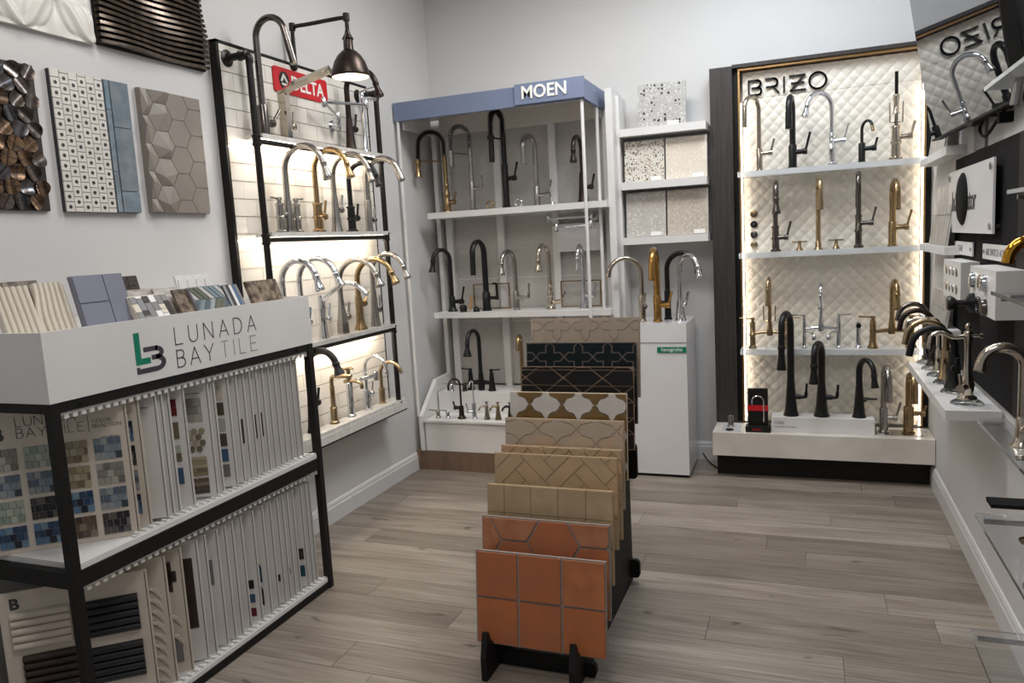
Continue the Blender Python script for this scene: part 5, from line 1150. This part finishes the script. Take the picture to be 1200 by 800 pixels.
mat('peach_tile', (190, 150, 112), .5, rnd=[(182, 156, 122), (186, 152, 118), (178, 152, 120), (190, 142, 110), (174, 150, 120), (180, 156, 124)], var=(11, (172, 148, 116), (1, 1, 1)))
mat('sand_tile', (186, 166, 142), .45, rnd=[(182, 168, 150), (190, 164, 136), (176, 162, 146), (194, 158, 128)], var=(9, (172, 156, 138), (1, 1, 1)))
mat('sand_grout', (178, 162, 142), .85, var=(20, (168, 152, 134), (1, 1, 1)))
mat('pearl_tile', (206, 200, 192), .25, var=(9, (194, 187, 178), (1, 1, 1)))
mat('olive_tile', (122, 92, 44), .15, coat=.4, var=(9, (104, 76, 32), (1, 1, 1)))
mat('pearl_grout', (210, 196, 174), .8, var=(20, (200, 186, 164), (1, 1, 1)))
mat('ink_tile', (30, 24, 23), .3, spec=.3, rnd=[(28, 22, 22), (38, 28, 26), (24, 22, 23)], var=(9, (22, 19, 19), (1, 1, 1)))
mat('tan_grout', (138, 114, 94), .85, var=(20, (110, 90, 72), (1, 1, 1)))
mat('petrol_tile', (14, 28, 28), .3, spec=.3, rnd=[(14, 28, 28), (18, 32, 32), (12, 24, 26)], var=(9, (10, 20, 21), (1, 1, 1)))
mat('dusk_grout', (112, 102, 94), .85, var=(20, (90, 82, 76), (1, 1, 1)))
mat('stone_tile', (178, 162, 144), .45, rnd=[(178, 162, 144), (186, 170, 152), (170, 154, 138)], var=(9, (168, 152, 136), (1, 1, 1)))
o = tboard(0, 'frontmost board with six square terracotta tiles and grey grout', 'cotto_back', th=.012)
s_ = .165; tiles(o, [[(.003+i*.1635, BH-.001-(j+1)*.17), (.003+(i+1)*.1635, BH-.001-(j+1)*.17), (.003+(i+1)*.1635, BH-.001-j*.17), (.003+i*.1635, BH-.001-j*.17)] for i in range(3) for j in range(2)], 'cotto', .0095, .006)
o = tboard(1, 'board of terracotta hexagon tiles behind the square ones', 'cotto_back', th=.012)
P = []; R_ = .1; hx = R_*1.5; hy = R_*.86
for i in range(-1, 6):
    for j in range(-1, 5): P.append([(-.02+i*hx+R_*math.cos(rad(60*k)), BH-.085+ (hy if i % 2 else 0)-j*2*hy+R_*.995*math.sin(rad(60*k))) for k in range(6)])
tiles(o, P, 'cotto', .0095, .006)
o = tboard(2, 'board of plain sandy beige square tiles', 'beige_grout')
tiles(o, [[(-.035+i*.106, BH-(j+1)*.106), (.071+i*.106, BH-(j+1)*.106), (.071+i*.106, BH-j*.106), (-.035+i*.106, BH-j*.106)] for i in range(5) for j in range(4)], 'beige_tile', .002, .007)
def herring(n, wd, rot, ox, oz):
    c, s = math.cos(rad(rot)), math.sin(rad(rot)); P = []
    for r_ in range(-14, 15):
        for k in range(-4, 5):
            for (x, y, w, h) in ((r_+2*n*k, r_, n, 1), (r_+2*n*k, r_-2*n+1, 1, n)):
                q = [(x*wd, y*wd), ((x+w)*wd, y*wd), ((x+w)*wd, (y+h)*wd), (x*wd, (y+h)*wd)]
                P.append([(ox+a*c-b*s, oz+a*s+b*c) for a, b in q])
    return P
o = tboard(3, 'board of peach and tan herringbone bricks', 'beige_grout'); tiles(o, herring(3, .056, 45, .245, .2), 'peach_tile', .0045, .003)
o = tboard(4, 'barely visible narrow herringbone board behind the peach one', 'beige_grout'); tiles(o, herring(3, .04, 45, .2, .19), 'peach_tile', .003, .007, mins=5e-4)
def lattice(a, b, ox, oz, curve, par=None):
    """curve: points from the left tip (-a/2, 0) to the middle (-a/4, b/4); point symmetry makes it tile"""
    q = [(x*a, y*b) for x, y in curve]; full = q+[(-a/2-x, b/2-y) for x, y in reversed(q[:-1])]
    tl = full[:-1]; tr = [(-x, y) for x, y in reversed(full)][:-1]; br_ = [(-x, -y) for x, y in full][:-1]; bl = [(x, -y) for x, y in reversed(full)][:-1]
    poly = tl+tr+br_+bl; out = []
    for i in range(-1, 8):
        for j in range(-1, 8):
            for k in (0, 1):
                if par is not None and par != k: continue
                cx, cz = ox+(i+.5*k)*a, oz+(j+.5*k)*b; out.append([(cx+x, cz+z) for x, z in poly])
    return out
o = tboard(5, 'board of pale sand and peach lantern shaped tiles', 'sand_grout')
tiles(o, lattice(.16, .105, .06, BH-.04-.315, [(-.5, 0), (-.42, .11), (-.38, .2), (-.3, .235), (-.25, .25)]), 'sand_tile', .0045, .003)
o = tboard(6, 'board of white and olive arabesque tiles', 'pearl_grout')
cv = [(-.5, 0), (-.46, .025), (-.425, .06), (-.405, .115), (-.37, .185), (-.315, .23), (-.25, .25)]
tiles(o, lattice(.137, .118, .02, BH-.05-.354, cv, 0), 'pearl_tile', .004, .007); tiles(o, lattice(.137, .118, .02, BH-.05-.354, cv, 1), 'olive_tile', .004, .0062)
o = tboard(7, 'glossy near-black board of elongated star tiles with tan grout', 'tan_grout')
P = []; a, b = .17, .13
for i in range(-1, 5):
    for j in range(-1, 5):
        for k in (0, 1):
            cx, cz = .02+(i+.5*k)*a, -.03+(j+.5*k)*b
            for q in (((-.5, 0), (-.25, .25), (.25, .25), (.5, 0), (.25, -.25), (-.25, -.25)), ((.5, 0), (.75, .25), (.25, .25)), ((.5, 0), (.25, -.25), (.75, -.25))): P.append([(cx+x*a, cz+z*b) for x, z in q])
tiles(o, P, 'ink_tile', .0065, .0025)
def starcross(p, ox, oz):
    S_ = []; C_ = []; R_ = p/2; ri = R_*.765
    st = [((R_ if k % 2 == 0 else ri)*math.cos(rad(22.5*k)), (R_ if k % 2 == 0 else ri)*math.sin(rad(22.5*k))) for k in range(16)]
    for i in range(-1, 7):
        for j in range(-1, 6):
            cx, cz = ox+i*p, oz+j*p; S_.append([(cx+x, cz+z) for x, z in st])
            q = []
            for (dx, dz, k0) in ((0, 0, 0), (p, 0, 4), (p, p, 8), (0, p, 12)):
                for k in range(5):
                    kk = (k0+4-k) % 16; q.append((cx+dx+st[kk][0], cz+dz+st[kk][1]))
            # order the four quarter outlines round the cross centre
            C_.append(sorted(set((round(x, 6), round(z, 6)) for x, z in q), key=lambda v: math.atan2(v[1]-cz-p/2, v[0]-cx-p/2)))
    return S_, C_
o = tboard(8, 'glossy dark petrol green board of star and cross tiles', 'dusk_grout')
a, b = starcross(.128, .045, BH-.125-.256); tiles(o, a, 'petrol_tile', .0065, .0025); tiles(o, b, 'petrol_tile', .0065, .0025)
o = tboard(9, 'rearmost and highest board of beige stone star and cross tiles', 'sand_grout')
a, b = starcross(.128, .06, BH-.1-.256); tiles(o, a, 'stone_tile', .0045, .003); tiles(o, b, 'stone_tile', .0045, .003)
